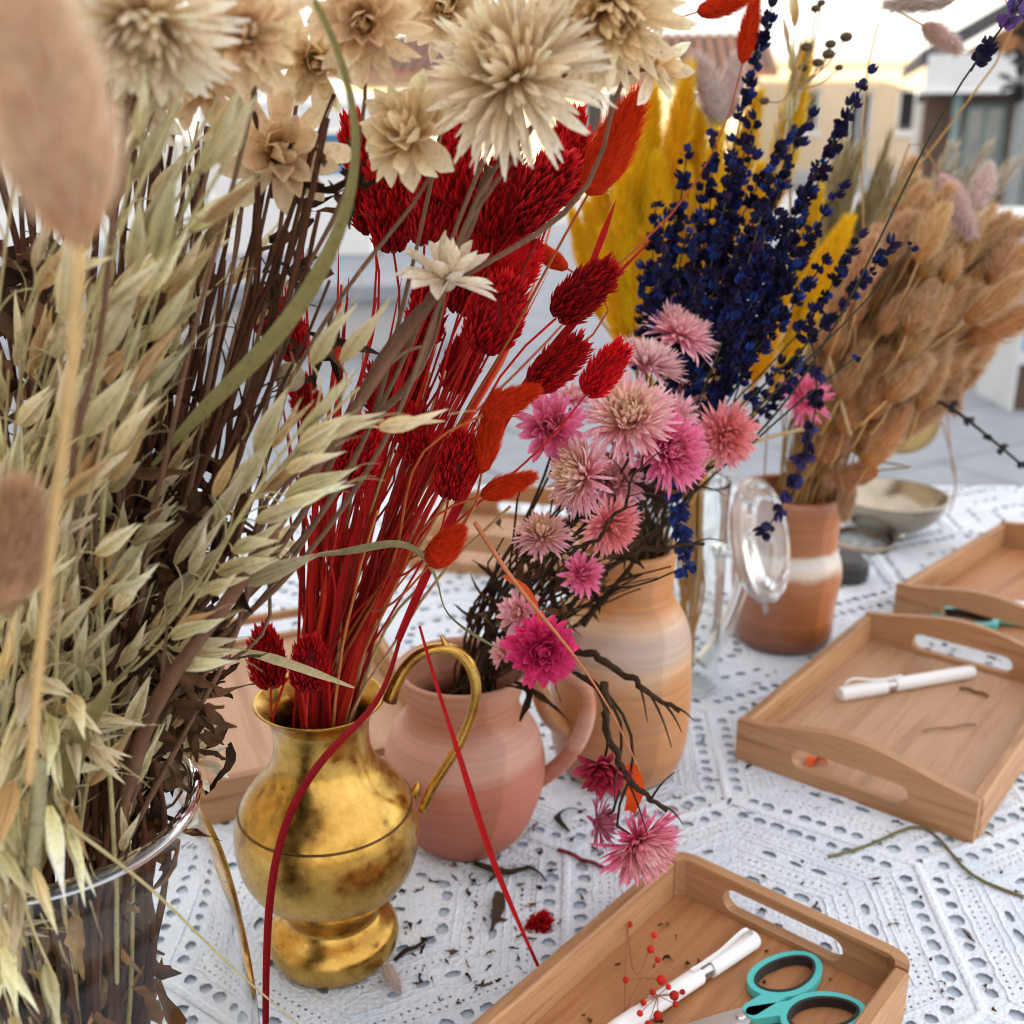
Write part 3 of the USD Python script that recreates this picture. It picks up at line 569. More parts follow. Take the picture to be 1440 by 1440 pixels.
# timber gabled house at right
D3 = 17.; pr0, pr1 = (gx(1296, D3), D3), (gx(1296, D3) + 7.5, D3 - 2.0)
tg = Thing('gabled_house', 'gabled house with dark roof, orange timber gable and pale awning at the right edge', 'building', (*pr0, 0))
ZA, ZB = P(1300, 140, D3)[2], P(1300, 80, D3)[2]; e = unit(np.subtract(pr1, pr0)); nn = np.array([e[1], -e[0]]); p0 = np.array(pr0); p1 = np.array(pr1)
w3 = [(.55, 1.15, .75, 1.68), (1.35, 2.05, .06, 1.68), (2.3, 3.6, .75, 1.68)]
tg.add('wall', wallopen(p0, p1, .03, ZA + .1, .25, w3), DWOOD); windows(tg, p0, p1, w3, .25, frame=TEAL); tg.add('room_back', slab(p0, p1, .03, ZA, .1, -1.8), WHITEC)
tg.add('awning', slab(p0 - e * .05, p1, ZA + .13, ZB, .5, .55), PALE)
tg.add('awning_trim', slab(p0 - e * .09, p1, ZA + .07, ZA + .127, .6, .6), WHITEC)
for u in (.35, 1.25, 2.2, 3.7): tg.add('post', slab(p0 + e * u, p0 + e * (u + .1), .03, ZA + .068, .1, .45), TEAL if u != 1.25 else GREYM)
gp0 = p0 + e * .35; ap = p0 + e * 3.6; ZT = ZB + 1.95
gv_ = np.array([[*(gp0 - nn * .1), ZB + .004], [*(p0 + e * 6.9 - nn * .1), ZB + .004], [*(ap - nn * .1), ZT]]); gb = gv_ - np.r_[nn * .2, 0]
tg.add('gable', (np.vstack([gv_, gb]), np.array([[0, 1, 2], [3, 5, 4], [0, 3, 4], [0, 4, 1], [1, 4, 5], [1, 5, 2], [2, 5, 3], [2, 3, 0]])), OWOOD)
for k in range(9):
    u = .8 + k * .68; hgt = (ZT - ZB) * (1 - abs(u - 3.6) / 3.3) - .08
    if hgt > .1: tg.add('timber_batten', slab(p0 + e * u, p0 + e * (u + .12), ZB + .01, ZB + hgt, .05, -.048), DWOOD)
for s_, (a_, c_) in enumerate(((gp0 - e * .5, ap), (p0 + e * 7.4, ap))):
    za = ZB - .14; q = [a_ + nn * .35, c_ + nn * .35, c_ - nn * 4, a_ - nn * 4]
    v = np.array([[*q[0], za], [*q[1], ZT + .1], [*q[2], ZT + .1], [*q[3], za]]); v = np.vstack([v, v + [0, 0, .2]]); tg.add('roof_slope', (v, rf), DROOF)
# lamp post with dark hanging plants
lp_ = P(1414, 300, 9.5); lpst = Thing('lamp_post', 'black lamp post hung with dark dried plants near the top right corner', 'lamp post', (lp_[0], 9.5, .03))
lpst.add('post', tube(np.array([[lp_[0], 9.5, .03], [lp_[0], 9.5, 3.1]]), .035, 10), GREYM, smooth=True)
rng = np.random.default_rng(5); nL = 260; zz = rng.uniform(P(1414, 140, 9.5)[2], 3.0, nL); base = np.c_[lp_[0] + rng.normal(0, .05, nL), 9.5 + rng.normal(0, .05, nL), zz]
V, F, U = blades(base, rng.normal(0, 1, (nL, 3)) + [0, 0, -.4], rng.normal(0, 1, (nL, 3)), rng.uniform(.08, .17, nL), .05, .6, .2, 'petal'); lpst.add('foliage', merge(V, F), LEAF, col=(.035, .035, .03), kind='stuff')
# stall with white cloth at the right, crate and purple flowers
SX = P(1392, 345, 5.6); stl = Thing('market_stall', 'white cloth covered market table at the far right edge', 'market stall', (SX[0], 5.6, .03))
x0 = SX[0]; zt = P(1392, 305, 5.6)[2]
stl.add('table_top', boxm(x0, x0 + 1.8, 5.5, 6.4, zt - .04, zt, .01), WHITEC)
t = np.linspace(0, 1, 80); g = np.array([[x0 - .01 + q * 1.82, 5.49 - .02 * math.sin(q * 60) * w, zt - .001 - w * .22] for q in t for w in np.linspace(0, 1, 5)]); stl.add('cloth_drop', (g, gridf(80, 5)), WHITEC, smooth=True)
for q in (.05, 1.7): stl.add('leg', boxm(x0 + q, x0 + q + .05, 5.6, 5.65, .031, zt - .045, .004), DWOOD)
cr = P(1405, 450, 5.3); crt = Thing('crate', 'pale blue crate under the white cloth covered market table', 'crate', (x0 + .25, 5.3, .03))
for k in range(4):
    crt.add('slat', boxm(x0 - .02, x0 + .34, 5.05, 5.07, .25 + k * .075, .31 + k * .075, .003), BLUEC if k % 2 else PALE)
    crt.add('slat', boxm(x0 - .02, x0 + .34, 5.42, 5.44, .25 + k * .075, .31 + k * .075, .003), PALE)
for xx in (x0 - .04, x0 + .341): crt.add('end_panel', boxm(xx, xx + .019, 5.05, 5.44, .031, .55, .003), PALE)
crt.add('plinth', boxm(x0 - .02, x0 + .34, 5.075, 5.415, .031, .248, .003), DWOOD)
rng = np.random.default_rng(6); nL = 900; pc = P(1432, 385, 5.2); base = pc + rng.normal(0, .06, (nL, 3)); V, F, U = blades(base, rng.normal(0, 1, (nL, 3)) + [0, 0, .5], rng.normal(0, 1, (nL, 3)), .045, .018, .3, .3, 'petal')
pb = Thing('flower_bunch', 'soft purple flower bunch in a crate at the right edge', 'flowers', pc - [0, 0, .25]); pb.add('blossom', merge(V, F), PETAL, col=jit((.22, .13, .32), rng, .2, len(V.reshape(-1, 3))), kind='stuff'); 
pb.add('stems', cat(*[tube(spline([pc + [rng.normal(0, .02), rng.normal(0, .02), -.27], pc + rng.normal(0, .04, 3)], 4), .003, 4) for _ in range(20)]), STEM, col=(.1, .12, .05), kind='stuff')
# low grey bench and a pale tent to the left
bc = P(390, 398, 6.5); bx1 = P(640, 398, 6.5)[0]
bn = Thing('stone_bench', 'low pale grey stone bench seen between the dark stems', 'bench', (bc[0], 6.5, .03))
bn.add('seat_slab', boxm(bc[0] - 1.2, bx1, 6.4, 7.0, bc[2] - .1, bc[2], .012), STONE); bn.add('base', boxm(bc[0] - 1.1, bx1 - .1, 6.5, 6.9, .031, bc[2] - .101, .01), WALLG)
for nm, px0, px1, py0, d, m_, lab in (('market_tent', 395, 470, 230, 12., WHITEC, 'white market tent with a pale blue side cloth seen between the dark stems'),):
    xa, xb, ztop = P(px0 - 110, py0, d)[0], P(px1 + 60, py0, d)[0], P(px0, 150, d)[2]
    tn = Thing(nm, lab, 'market tent', (xa, d, .03)); am = np.array([(xa + xb) / 2, d + .8, ztop + .35]); cs = [np.array([x, y, ztop]) for x, y in ((xa, d), (xb, d), (xb, d + 1.6), (xa, d + 1.6))]
    vv = np.array(cs + [am]); vv = np.vstack([vv, vv + [0, 0, .02]]); ff = [[k, (k + 1) % 4, 4] for k in range(4)]; tn.add('canopy', (vv, np.array([[a + 5, b + 5, c + 5] for a, b, c in ff] + [[b, a, c] for a, b, c in ff])), m_)
    tn.add('valance', cat(*[slab(cs[k], cs[(k + 1) % 4], ztop - .22, ztop - .001, .01) for k in range(4)]), m_)
    for q in cs: tn.add('pole', tube(np.array([[q[0], q[1], .03], [q[0], q[1], ztop - .23]]), .02, 8), GREYM, smooth=True)
    tn.add('side_cloth', slab(cs[3] + [.05, 0, 0], cs[2] - [.05, 0, 0], .35, ztop - .25, .012), BLUEC); tn.add('counter', boxm(xa + .1, xb - .1, d + .1, d + .7, .031, .85, .01), WHITEC)
# unseen house added left of the square to shade the table from low sun
hs = Thing('added_shade_house', 'unseen tall rendered house left of the square, added to shade the table', 'building', (-8.2, -3, 0))
whs = [(1.5 + k * 2.9, 2.7 + k * 2.9, z, z + 1.6) for k in range(8) for z in (1.0, 4.0, 7.0)]
q0, q1 = (-8.0, -15.), (-8.0, 9.0)
hs.add('wall', wallopen(q1, q0, .031, 9.2, .35, [(24 - b, 24 - a, c, d) for a, b, c, d in whs]), WALLC); windows(hs, q1, q0, [(24 - b, 24 - a, c, d) for a, b, c, d in whs], .35)
hs.add('core', boxm(-14, -9.0, -14.9, 8.9, .031, 9.0), DARKIN); hs.add('roof', boxm(-14.4, -7.7, -15.3, 9.3, 9.203, 9.45), TILE)

#@@PART2

# ------------------------------------------------------------------ flower builders
def bouquet_stem(mouth, mr, head, rng, floor, spread=.75, mids=None, n=18, wig=.002):
    """A stem from inside the vessel, through its mouth, to the head."""
    dirn = unit(head - mouth); o = np.array([dirn[0], dirn[1], 0]) * mr * spread + np.r_[rng.uniform(-1, 1, 2) * mr * .35, 0]
    l = np.hypot(o[0], o[1]); o *= min(1, mr * .8 / max(l, 1e-6)); m = mouth + o
    low = np.array([mouth[0] - o[0] * .5, mouth[1] - o[1] * .5, floor])
    pts = [low, m] + (list(mids) if mids is not None else [lerp(m, head, .5) + np.array([0, 0, 1.]) * np.linalg.norm(head - m) * .05]) + [head]
    return wiggle(spline(pts, n), wig, rng)
def strawflower(t, c, ax, R, N, pal, rng, open_=1.0, prof='petal', wid=.15, centre=True, inner=.42, flop=0.0, curl1=-.15):
    """Papery bracts in a spiral round the axis, the inner ones folding in, the outer ones open; every bract a part of its own."""
    ax = unit(ax); s = unit(np.cross(ax, [.2, .3, .93])); b = np.cross(ax, s)
    k = np.arange(N); tt = (k + .5) / N; az = k * 2.39996 + rng.normal(0, .1, N)
    al = np.radians(12 + (tt ** .7) * (88 * open_) + rng.normal(0, 7.5, N)); rad = np.cos(az)[:, None] * s + np.sin(az)[:, None] * b
    base = c + rad * (R * .24 * np.sqrt(tt))[:, None] - ax * (R * .16 * tt)[:, None]
    d = ax * np.cos(al)[:, None] + rad * np.sin(al)[:, None]; up = ax * np.sin(al)[:, None] - rad * np.cos(al)[:, None]
    L = R * (inner + (1 - inner) * tt ** .7) * rng.uniform(.78, 1.07, N)
    up = up + np.cross(d, up) * rng.normal(0, .25, (N, 1))
    V, F, U = blades(base, d, up, L, R * wid * rng.uniform(.8, 1.2, N), lerp(1.0, curl1 - flop, tt) + rng.normal(0, .26, N), rng.uniform(.2, .5, N), prof, 6, 3)
    ib, it, ob, ot = (np.asarray(x) for x in pal)          # inner base, inner tip, outer base, outer tip
    for j in range(N):
        q = tt[j] ** .8; k0, k1 = lerp(ib, ob, q), lerp(it, ot, q); f = np.exp(rng.normal(0, .09))
        t.add('petal', (V[j], F), PETAL, np.clip(lerp(k0[None], k1[None], (U ** .9)[:, None]) * f, 0, .93), True)
    if centre:
        n = 150; k = np.arange(n); rr = np.sqrt((k + .5) / n) * R * .2; a = k * 2.39996
        pb = c + np.cos(a)[:, None] * s * rr[:, None] + np.sin(a)[:, None] * b * rr[:, None] - ax * R * .03
        V, F, U = blades(pb, ax + (pb - c) / R, np.cross(ax, pb - c) + s * .01, R * rng.uniform(.1, .16, n), R * .035, .2, .5, 'floret', 3, 3); v, f = merge(V, F)
        t.add('centre', (v, f), PETAL, jit((.62, .42, .12), rng, .2, len(v)), kind='stuff')
    o = trimesh.creation.icosphere(2, 1.0); v, f = tm(o)
    v = v[:, :1] * s * R * .22 + v[:, 1:2] * b * R * .22 + v[:, 2:] * ax * R * .2 + c - ax * R * .16; t.add('flower_base', (v, f), PETAL, np.asarray(ob) * .9, True)
def fuzzy(c0, ax, L, R, nh, rng, col, tip, hl=.32, hw=.00022, bend=0.0, shape=1.0, flare=.5, k=14, core_k=.82):
    """A soft grass head: a tapering core and a coat of fine hairs. Returns (v, f, colours)."""
    ax = unit(ax); s = unit(np.cross(ax, [.31, .2, .93])); b = np.cross(ax, s); bd = s * rng.normal() + b * rng.normal(); bd = unit(bd)
    u = np.linspace(0, 1, 16); pr = np.interp(u, [0, .06, .25, .55, .85, 1], [.15, .62, 1, .95, .55, .1]) ** shape * R * core_k
    cl = lambda q: c0 + ax * (q * L)[..., None] + bd * (bend * L * q ** 2)[..., None]
    a = np.arange(k) * 2 * math.pi / k; rd = np.cos(a)[:, None] * s + np.sin(a)[:, None] * b; rr = pr[:, None] * (1 + rng.normal(0, .05, (16, k)))
    v = (cl(u)[:, None] + rr[..., None] * rd[None]).reshape(-1, 3); i, j = np.meshgrid(np.arange(15), np.arange(k), indexing='ij'); a0, a1 = (i * k + j).ravel(), (i * k + (j + 1) % k).ravel()
    core = (v, np.vstack([np.c_[a0, a1, a1 + k], np.c_[a0, a1 + k, a0 + k]]), jit(col, rng, .1, len(v)))
    q = rng.uniform(0, 1, nh) ** .9; aa = rng.uniform(0, 2 * math.pi, nh); rd = np.cos(aa)[:, None] * s + np.sin(aa)[:, None] * b
    p = cl(q) + rd * (np.interp(q, u, pr) * rng.uniform(.8, 1.0, nh) * (.82 / core_k) ** .5)[:, None]; d = ax + rd * rng.uniform(.2, 1, nh)[:, None] * flare + rng.normal(0, .15, (nh, 3)); d = unit(d)
    l = L * hl * rng.uniform(.5, 1.1, nh) * (1 - .35 * q); side = unit(np.cross(d, rng.normal(0, 1, (nh, 3)))) * hw
    p1, p2 = p + d * (l * .55)[:, None] - rd * (l * .03)[:, None], p + (d * .97 + ax * .12) * l[:, None]
    v = np.stack([p - side, p + side, p1 - side * .75, p1 + side * .75, p2], 1).reshape(-1, 3); n = np.arange(nh)[:, None] * 5
    f = np.hstack([n + [0, 1, 3], n + [0, 3, 2], n + [2, 3, 4]]).reshape(-1, 3); cc = jit(col, rng, .14, nh); ct = jit(tip, rng, .1, nh)
    return cat(core, (v, f, np.stack([cc, cc, lerp(cc, ct, .5), lerp(cc, ct, .5), ct], 1).reshape(-1, 3)))
def canary_head(c0, ax, L, R, rng, col, tip, N=330):
    """Canary grass: an egg of overlapping pointed scales."""
    ax = unit(ax); s = unit(np.cross(ax, [.31, .2, .93])); b = np.cross(ax, s); k = np.arange(N); q = (k + .5) / N; az = k * 2.39996 + rng.normal(0, .08, N)
    rd = np.cos(az)[:, None] * s + np.sin(az)[:, None] * b; r = R * .72 * np.interp(q, [0, .1, .4, .75, 1], [.3, .8, 1, .78, .12])
    p = c0 + ax * (q * L * .93)[:, None] + rd * (r * .8)[:, None]; d = ax * lerp(.75, 1.3, q)[:, None] + rd * rng.uniform(.75, 1.5, N)[:, None]
    V, F, U = blades(p, d, rd - ax * .4, L * .165 * rng.uniform(.7, 1.45, N), L * .075 * rng.uniform(.8, 1.2, N), -.25, .55, 'scale', 4, 3); v, f = merge(V, F)
    cb, ct = jit(col, rng, .2, N), jit(tip, rng, .2, N); c = lerp(cb[:, None], ct[:, None], (U ** 1.3)[None, :, None]).reshape(-1, 3)
    o = tm(trimesh.creation.icosphere(2, 1.0)); ov = o[0][:, :1] * s * R * .68 + o[0][:, 1:2] * b * R * .68 + o[0][:, 2:] * ax * L * .46 + c0 + ax * L * .47
    return cat((v, f, c), (ov, o[1], np.tile(np.asarray(col) * .9, (len(ov), 1))))

# ------------------------------------------------------------------ oats and cream strawflowers in the glass vase
VFLOOR = CLOTHZ + .012
OATC, OATT = (.58, .465, .22), (.88, .80, .56)
def spikelet(p, d, up, L, rng):
    d = unit(d); w = L * rng.uniform(.165, .225); op = rng.uniform(.05, .3); L = L * 1.12; s = unit(np.cross(up, d))
    dd = np.array([d + up * op, d - up * op, d + s * .03]); uu = np.array([-up, up, s]); 
    V, F, U = blades(np.array([p] * 3), dd, uu, L * np.array([1, .93, .7]), w * np.array([1, .95, .6]), np.array([.22, .2, 0]), np.array([.75, .75, .5]), 'glume', 8, 5)
    v, f = merge(V, F); g = np.exp(rng.normal(0, .2)); OATC, OATT = (globals()['OATC'], globals()['OATT']) if rng.random() < .8 else ((.55, .36, .15), (.68, .50, .27)); st = np.tile(1 - .2 * np.abs(np.tile([0, 1, 0, 1, 0], 8)), 3)
    c = lerp(np.array(OATC)[None], np.array(OATT)[None], np.tile(U, 3)[:, None]) * g * st[:, None] * (1 + rng.normal(0, .03, 3)); return v, f, np.clip(c, 0, .9)
def oat(path, rng, n_sp, t0, bias, size=.026, label='dried oat stalk with pale papery spikelets in the glass vase', group='oat stalks in the glass vase', reach=1.0, tr=.0011):
    c = spline(path, 40); t = Thing('oat_stalk', label, 'dried grass', c[0], group=group); t.add('stem', tube(c, np.linspace(tr * 1.3, tr * .45, 40), 6), STEM, jit((.40, .33, .17), rng, .1), True)
    tg = unit(np.gradient(c, axis=0)); ped = []
    for k in range(n_sp):
        q = t0 + (1 - t0) * (k + rng.uniform(0, .8)) / n_sp; i = min(39, int(q * 39)); lat = unit(np.cross(tg[i], rng.normal(0, 1, 3)))
        d = unit(tg[i] * .75 + lat * .45 + bias); ln = rng.uniform(.006, .026) * reach * (1.15 - .4 * q); e = c[i] + unit(tg[i] * .6 + lat + bias * .5) * ln
        m = (c[i] + e) / 2 + tg[i] * ln * .25; ped.append(tube(spline([c[i], m, e], 6), .00032, 4, False))
        if depth(e) < .19: continue
        w_ = e + d * size * 1.0; ped.append(tube(spline([w_, w_ + d * size * .25, w_ + unit(d + lat * .4) * size * rng.uniform(.35, .7)], 5), np.linspace(.00022, .00006, 5), 4, False)); v, f, cc = spikelet(e, d, unit(np.cross(d, rng.normal(0, 1, 3))), size * rng.uniform(.82, 1.15), rng); t.add('spikelet', (v, f), HUSK, cc, True)
    t.add('pedicels', cat(*ped), STEM, jit((.42, .35, .19), rng, .1), kind='stuff')
rng = np.random.default_rng(21)
def inv(rng, k=.8):                      # a foot point inside the vase and the point where the stem leaves its mouth
    a, r = rng.uniform(0, 6.28), vr * k * math.sqrt(rng.uniform(0, 1)); m = VMOUTH + np.array([math.cos(a) * r, math.sin(a) * r, 0.0]); return np.array([2 * VC[0] - m[0], 2 * VC[1] - m[1], 0]) * .45 + np.array([m[0], m[1], 0]) * .55 + [0, 0, VFLOOR], m
paths = [((110, 700), (230, 330)), ((60, 750), (130, 400)), ((20, 700), (60, 380)), ((95, 850), (150, 600)), ((0, 780), (12, 520)),
         ((55, 900), (80, 700)), ((200, 500), (300, 170)), ((130, 500), (185, 230)), ((30, 480), (90, 320)), ((130, 880), (190, 740)),
         ((80, 600), (170, 470)), ((150, 560), (210, 400)), ((20, 880), (40, 640)), ((70, 1000), (130, 830)), ((-20, 600), (20, 250)), ((170, 420), (350, 120)), ((120, 450), (260, 120)), ((170, 960), (215, 820)), ((90, 480), (140, 250)), ((10, 1000), (30, 800)), ((210, 420), (330, 210)), ((190, 380), (310, 130)), ((150, 360), (230, 110)), ((140, 400), (190, 150)), ((200, 440), (280, 250)), ((110, 560), (150, 370)), ((60, 560), (110, 350)), ((30, 640), (70, 480)), ((100, 760), (150, 660))]
for k, (m, e) in enumerate(paths):
    d = rng.uniform(.345, .45) if e[1] < 260 else rng.uniform(.335, .43); lo, mo = inv(rng); oat([lo, mo, P(*m, lerp(mo[1], d, .6)), P(*e, d)], rng, int(rng.integers(9, 14)), .42, vdir(.45, .45, .1) * .55)
for k in range(5):
    e = (rng.uniform(60, 330), rng.uniform(120, 420)); m = (lerp(110, e[0], .55) + rng.normal(0, 15), lerp(1080, e[1], .55)); d = rng.uniform(.46, .52); lo, mo = inv(rng); oat([lo, mo, P(*m, lerp(mo[1], d, .6)), P(*e, d)], rng, int(rng.integers(11, 15)), .4, vdir(.35, .45, .1) * .55, size=.029)
lo, mo = inv(rng); oat([lo, mo, P(255, 840, .41), P(400, 650, .40), P(505, 545, .40)], rng, 11, .66, vdir(.7, .15, .1) * .5, label='oat stalk reaching out to the right across the red stems', group='oat stalks reaching over the red stems')
for a1, a2, b in (((270, 830), (420, 640), (540, 590)), ((250, 860), (380, 660), (470, 545)), ((250, 880), (330, 740), (395, 640))):
    lo, mo = inv(rng); oat([lo, mo, P(*a1, .40), P(*a2, .39), P(*b, .385)], rng, 9, .68, vdir(.75, .1, .1) * .5, label='oat stalk reaching out to the right across the red stems', group='oat stalks reaching over the red stems')
for m, m2, e, d in (((70, 985), (20, 1030), (35, 1330), .34), ((40, 960), (0, 1060), (15, 1420), .33), ((100, 1000), (55, 1080), (75, 1370), .345), ((80, 1010), (75, 1090), (120, 1200), .35), ((60, 1000), (30, 1090), (50, 1250), .335), ((30, 990), (-15, 1100), (-10, 1330), .34)):
    lo, mo = inv(rng, .6); c0 = VMOUTH + [-.01, -.05, .005]; oat([lo, c0, P(*m, d + .02), P(*m2, d), P(*e, d)], rng, 10, .5, vdir(.12, -.5, .1) * .7, label='oat stalk drooping over the front of the glass vase', group='drooping oat stalks', size=.027, reach=.55)
# loose straws and the long olive blade
def strand(name, label, cat_, pts, w, col, mat=LEAF, rib=True, group=None, tap=(.5, 1, .9, .15), fold=.15, twist=0.0, n=40, up=None):
    c = spline([P(*p) if len(p) == 3 else np.array(p[:3]) for p in pts], n); ww = np.interp(np.linspace(0, 1, n), np.linspace(0, 1, len(tap)), tap) * w
    t = Thing(name, label, cat_, c[0], group=group); vf = ribbon(c, ww, up, fold, twist) if rib else tube(c, ww / 2, 6); t.add('blade' if rib else 'stalk', vf, mat, jit(col, rng, .1, len(vf[0])) if False else np.clip(np.asarray(col)[None] * (1 + rng.normal(0, .05, (len(vf[0]), 1))), 0, .9), True); return t
strand('grass_blade', 'long olive green dried leaf blade crossing the dark stems diagonally', 'leaf', [(215, 655, .40), (300, 565, .385), (400, 460, .38), (475, 330, .385), (500, 220, .39), (470, 60, .40), (425, -30, .41)], .0065, (.20, .18, .07), tap=(.25, .8, 1, .9, .5, .35, .3), fold=.25)
strand('grass_blade', 'broad olive brown leaf blade rising from the glass vase rim', 'leaf', [(50, 1215, .345), (85, 1130, .35), (120, 1030, .36), (160, 960, .37)], .009, (.22, .18, .08), tap=(.8, 1, .9, .4), fold=.3)
strand('straw', 'thin pale straw lying across the front of the glass vase', 'straw', [(95, 1160, .34), (200, 1240, .345), (300, 1335, .36), (420, 1440, .39)], .0011, (.5, .42, .22), rib=False, tap=(1.4, 1, .8, .6))
strand('straw', 'cut hollow oat straw standing at the left of the vase rim', 'straw', [(45, 1230, .33), (58, 1070, .335), (62, 1072, .335)][:2], .0055, (.36, .33, .19), rib=False, tap=(1, 1))
strand('grass_blade', 'twisted olive ribbon leaf hanging from the red bunch towards the clay jug', 'leaf', [(448, 780, .50), (510, 772, .50), (570, 768, .505), (612, 815, .51), (628, 862, .515), (660, 890, .52), (700, 912, .53)], .0048, (.24, .21, .11), tap=(.4, .9, 1, .9, 1, .8, .15), twist=2.6)
strand('grass_blade', 'pale dried leaf lying over the mouth of the brass jug', 'leaf', [(325, 912, .50), (380, 925, .50), (440, 945, .505), (498, 967, .51)], .0052, (.48, .40, .22), tap=(.4, 1, .8, .2))
# the pale hare tail in front
rng = np.random.default_rng(31)
t = Thing('hare_tail_grass', 'large soft blurred hare tail grass closest to the viewer at top left', 'dried grass', P(45, 1080, .23))
b0 = P(112, 345, .215); t.add('stem', tube(spline([P(40, 1100, .26), P(80, 700, .235), P(108, 420, .216), b0], 24), .0011, 8), STEM, (.58, .38, .17), True)
v, f, c = fuzzy(b0, P(45, 25, .215) - b0, .046, .0104, 9000, rng, (.76, .46, .27), (.92, .76, .58), hl=.3, hw=.00011, bend=.05, flare=.75, core_k=.66); t.add('seed_head', (v, f), FUZZ, c)
t = Thing('hare_tail_grass', 'blurred tan hare tail grass cut by the left edge beside the oats', 'dried grass', P(-20, 1000, .28)); b0 = P(-10, 860, .28)
t.add('stem', tube(spline([P(-30, 1150, .30), b0], 6), .001, 6), STEM, (.5, .33, .16), True); v, f, c = fuzzy(b0, P(28, 700, .28) - b0, .036, .011, 3000, rng, (.5, .29, .16), (.62, .42, .27), hl=.35, hw=.00016); t.add('seed_head', (v, f), FUZZ, c)
# cream strawflowers
CREAM = ((.64, .39, .14), (.86, .66, .38), (.83, .63, .35), (.93, .81, .59)); WHITISH = ((.66, .42, .18), (.87, .70, .45), (.84, .66, .40), (.94, .88, .76)); PEACH = ((.64, .38, .16), (.82, .60, .36), (.82, .59, .35), (.90, .73, .50))
BARK = (.075, .03, .016)
def cream(px, py, d, rpx, ax, N, pal, label, mids, name='strawflower', sw=.0015, open_=1.0, prof='petal', wid=.15, inner=.42, centre=True, flop=0.0, group=None):
    c = P(px, py, d); R = rpx * mpp(c); t = Thing(name, label, 'flower', c, group=group); ax = vdir(*ax); strawflower(t, c, ax, R, N, pal, rng, open_, prof, wid, centre, inner, flop)
    if mids is not None:
        lo, mo = inv(rng, .7); pts = [lo, mo] + [P(m[0] + rng.normal(0, 26), m[1] + rng.normal(0, 15), m[2]) for m in mids] + [c - ax * R * .75, c - ax * R * .2]; cc = wiggle(spline(pts, 44), .0012, rng, 5); t.add('stem', tube(cc, np.linspace(sw * 1.1, sw * .5, 44) * (1 + rng.normal(0, .06, 44)), 8), STEM, jit((.15, .082, .05), rng, .15, 44 * 8 + 2), True)
cream(712, 95, .42, 128, (-.42, .12, .75), 270, WHITISH, 'biggest cream strawflower at the top centre with long pointed petals', [(300, 880, .42), (420, 700, .43), (560, 520, .44), (640, 330, .44)], open_=1.15, wid=.105, inner=.5)
cream(575, 185, .44, 78, (-.5, .15, .8), 46, CREAM, 'half closed cream strawflower with broad petals left of the biggest one', [(320, 860, .43), (420, 640, .44), (530, 330, .45)], open_=.95, prof='broad', wid=.42, inner=.7)
cream(628, 385, .44, 72, (.15, .72, .55), 26, ((.7, .55, .3), (.85, .75, .58), (.8, .66, .5), (.86, .76, .66)), 'open cream strawflower with few pale pink tinged petals among the red heads', [(330, 850, .42), (470, 640, .43), (560, 520, .435)], open_=.95, prof='broad', wid=.3, inner=.75)
cream(392, 212, .46, 92, (.2, -.2, .9), 26, PEACH, 'peach tinted strawflower with broad flat petals behind the oats', [(230, 900, .43), (300, 600, .45), (360, 380, .46)], open_=1.0, prof='broad', wid=.36, inner=.6)
cream(205, 40, .35, 122, (.1, -.85, .35), 160, WHITISH, 'blurred white strawflower facing down at the top left', [(150, 700, .38), (190, 300, .36)], open_=.9, wid=.16)
cream(510, 30, .44, 82, (.1, -.4, .75), 44, PEACH, 'tan strawflower cut by the top edge left of the biggest one', [(300, 800, .43), (430, 420, .45), (490, 150, .45)], prof='broad', wid=.3, inner=.6)
cream(858, 18, .43, 108, (.1, -.6, .6), 130, CREAM, 'cream strawflower with a brown heart cut by the top edge right of the biggest one', [(350, 830, .42), (560, 540, .43), (700, 240, .44), (800, 130, .44)], wid=.15, inner=.55)
cream(345, 45, .39, 84, (0, -.3, .9), 50, PEACH, 'blurred tan strawflower at the top edge behind the oat tips', [(200, 800, .41), (300, 350, .40)], prof='broad', wid=.3)
cream(925, 95, .47, 55, (.6, -.2, .5), 14, WHITISH, 'white strawflower with long loose petals above the orange hare tail', [(420, 760, .44), (640, 430, .46), (850, 200, .47)], prof='broad', wid=.36, inner=.9, sw=.002)
cream(268, 1068, .455, 52, (.25, .55, .6), 22, WHITISH, 'withered white strawflower hanging at the glass vase rim', [(262, 1110, .45)], wid=.22, inner=.7, flop=.7, open_=1.1, sw=.0012)
cream(388, 765, .455, 34, (.6, -.1, .6), 12, ((.7, .55, .25), (.8, .66, .36), (.78, .64, .36), (.85, .74, .5)), 'small yellowish cream strawflower against the thick brown stem', [(310, 960, .44), (370, 830, .45)], prof='broad', wid=.4, inner=.8, sw=.0015)
cream(120, 15, .40, 90, (.1, -.5, .7), 50, CREAM, 'cream strawflower behind the large blurred hare tail', [(110, 700, .40), (120, 300, .41)], prof='broad', wid=.3)
cream(275, 110, .43, 78, (-.2, -.5, .7), 40, PEACH, 'tan strawflower facing down among the topmost oat spikelets', [(190, 800, .42), (260, 400, .43)], prof='broad', wid=.3)
cream(440, 85, .47, 70, (.2, -.5, .7), 36, CREAM, 'cream strawflower in shade under the top edge between the olive leaf and the oats', [(280, 800, .44), (400, 420, .46)], prof='broad', wid=.32)
cream(785, 55, .47, 72, (.2, -.3, .8), 50, PEACH, 'tan strawflower tucked behind the biggest cream one on its right', [(380, 800, .44), (640, 400, .46)], prof='broad', wid=.3)
cream(628, 8, .48, 70, (-.1, -.4, .7), 44, CREAM, 'cream strawflower behind the biggest one at the top edge', [(380, 800, .44), (560, 400, .47)], prof='broad', wid=.3)
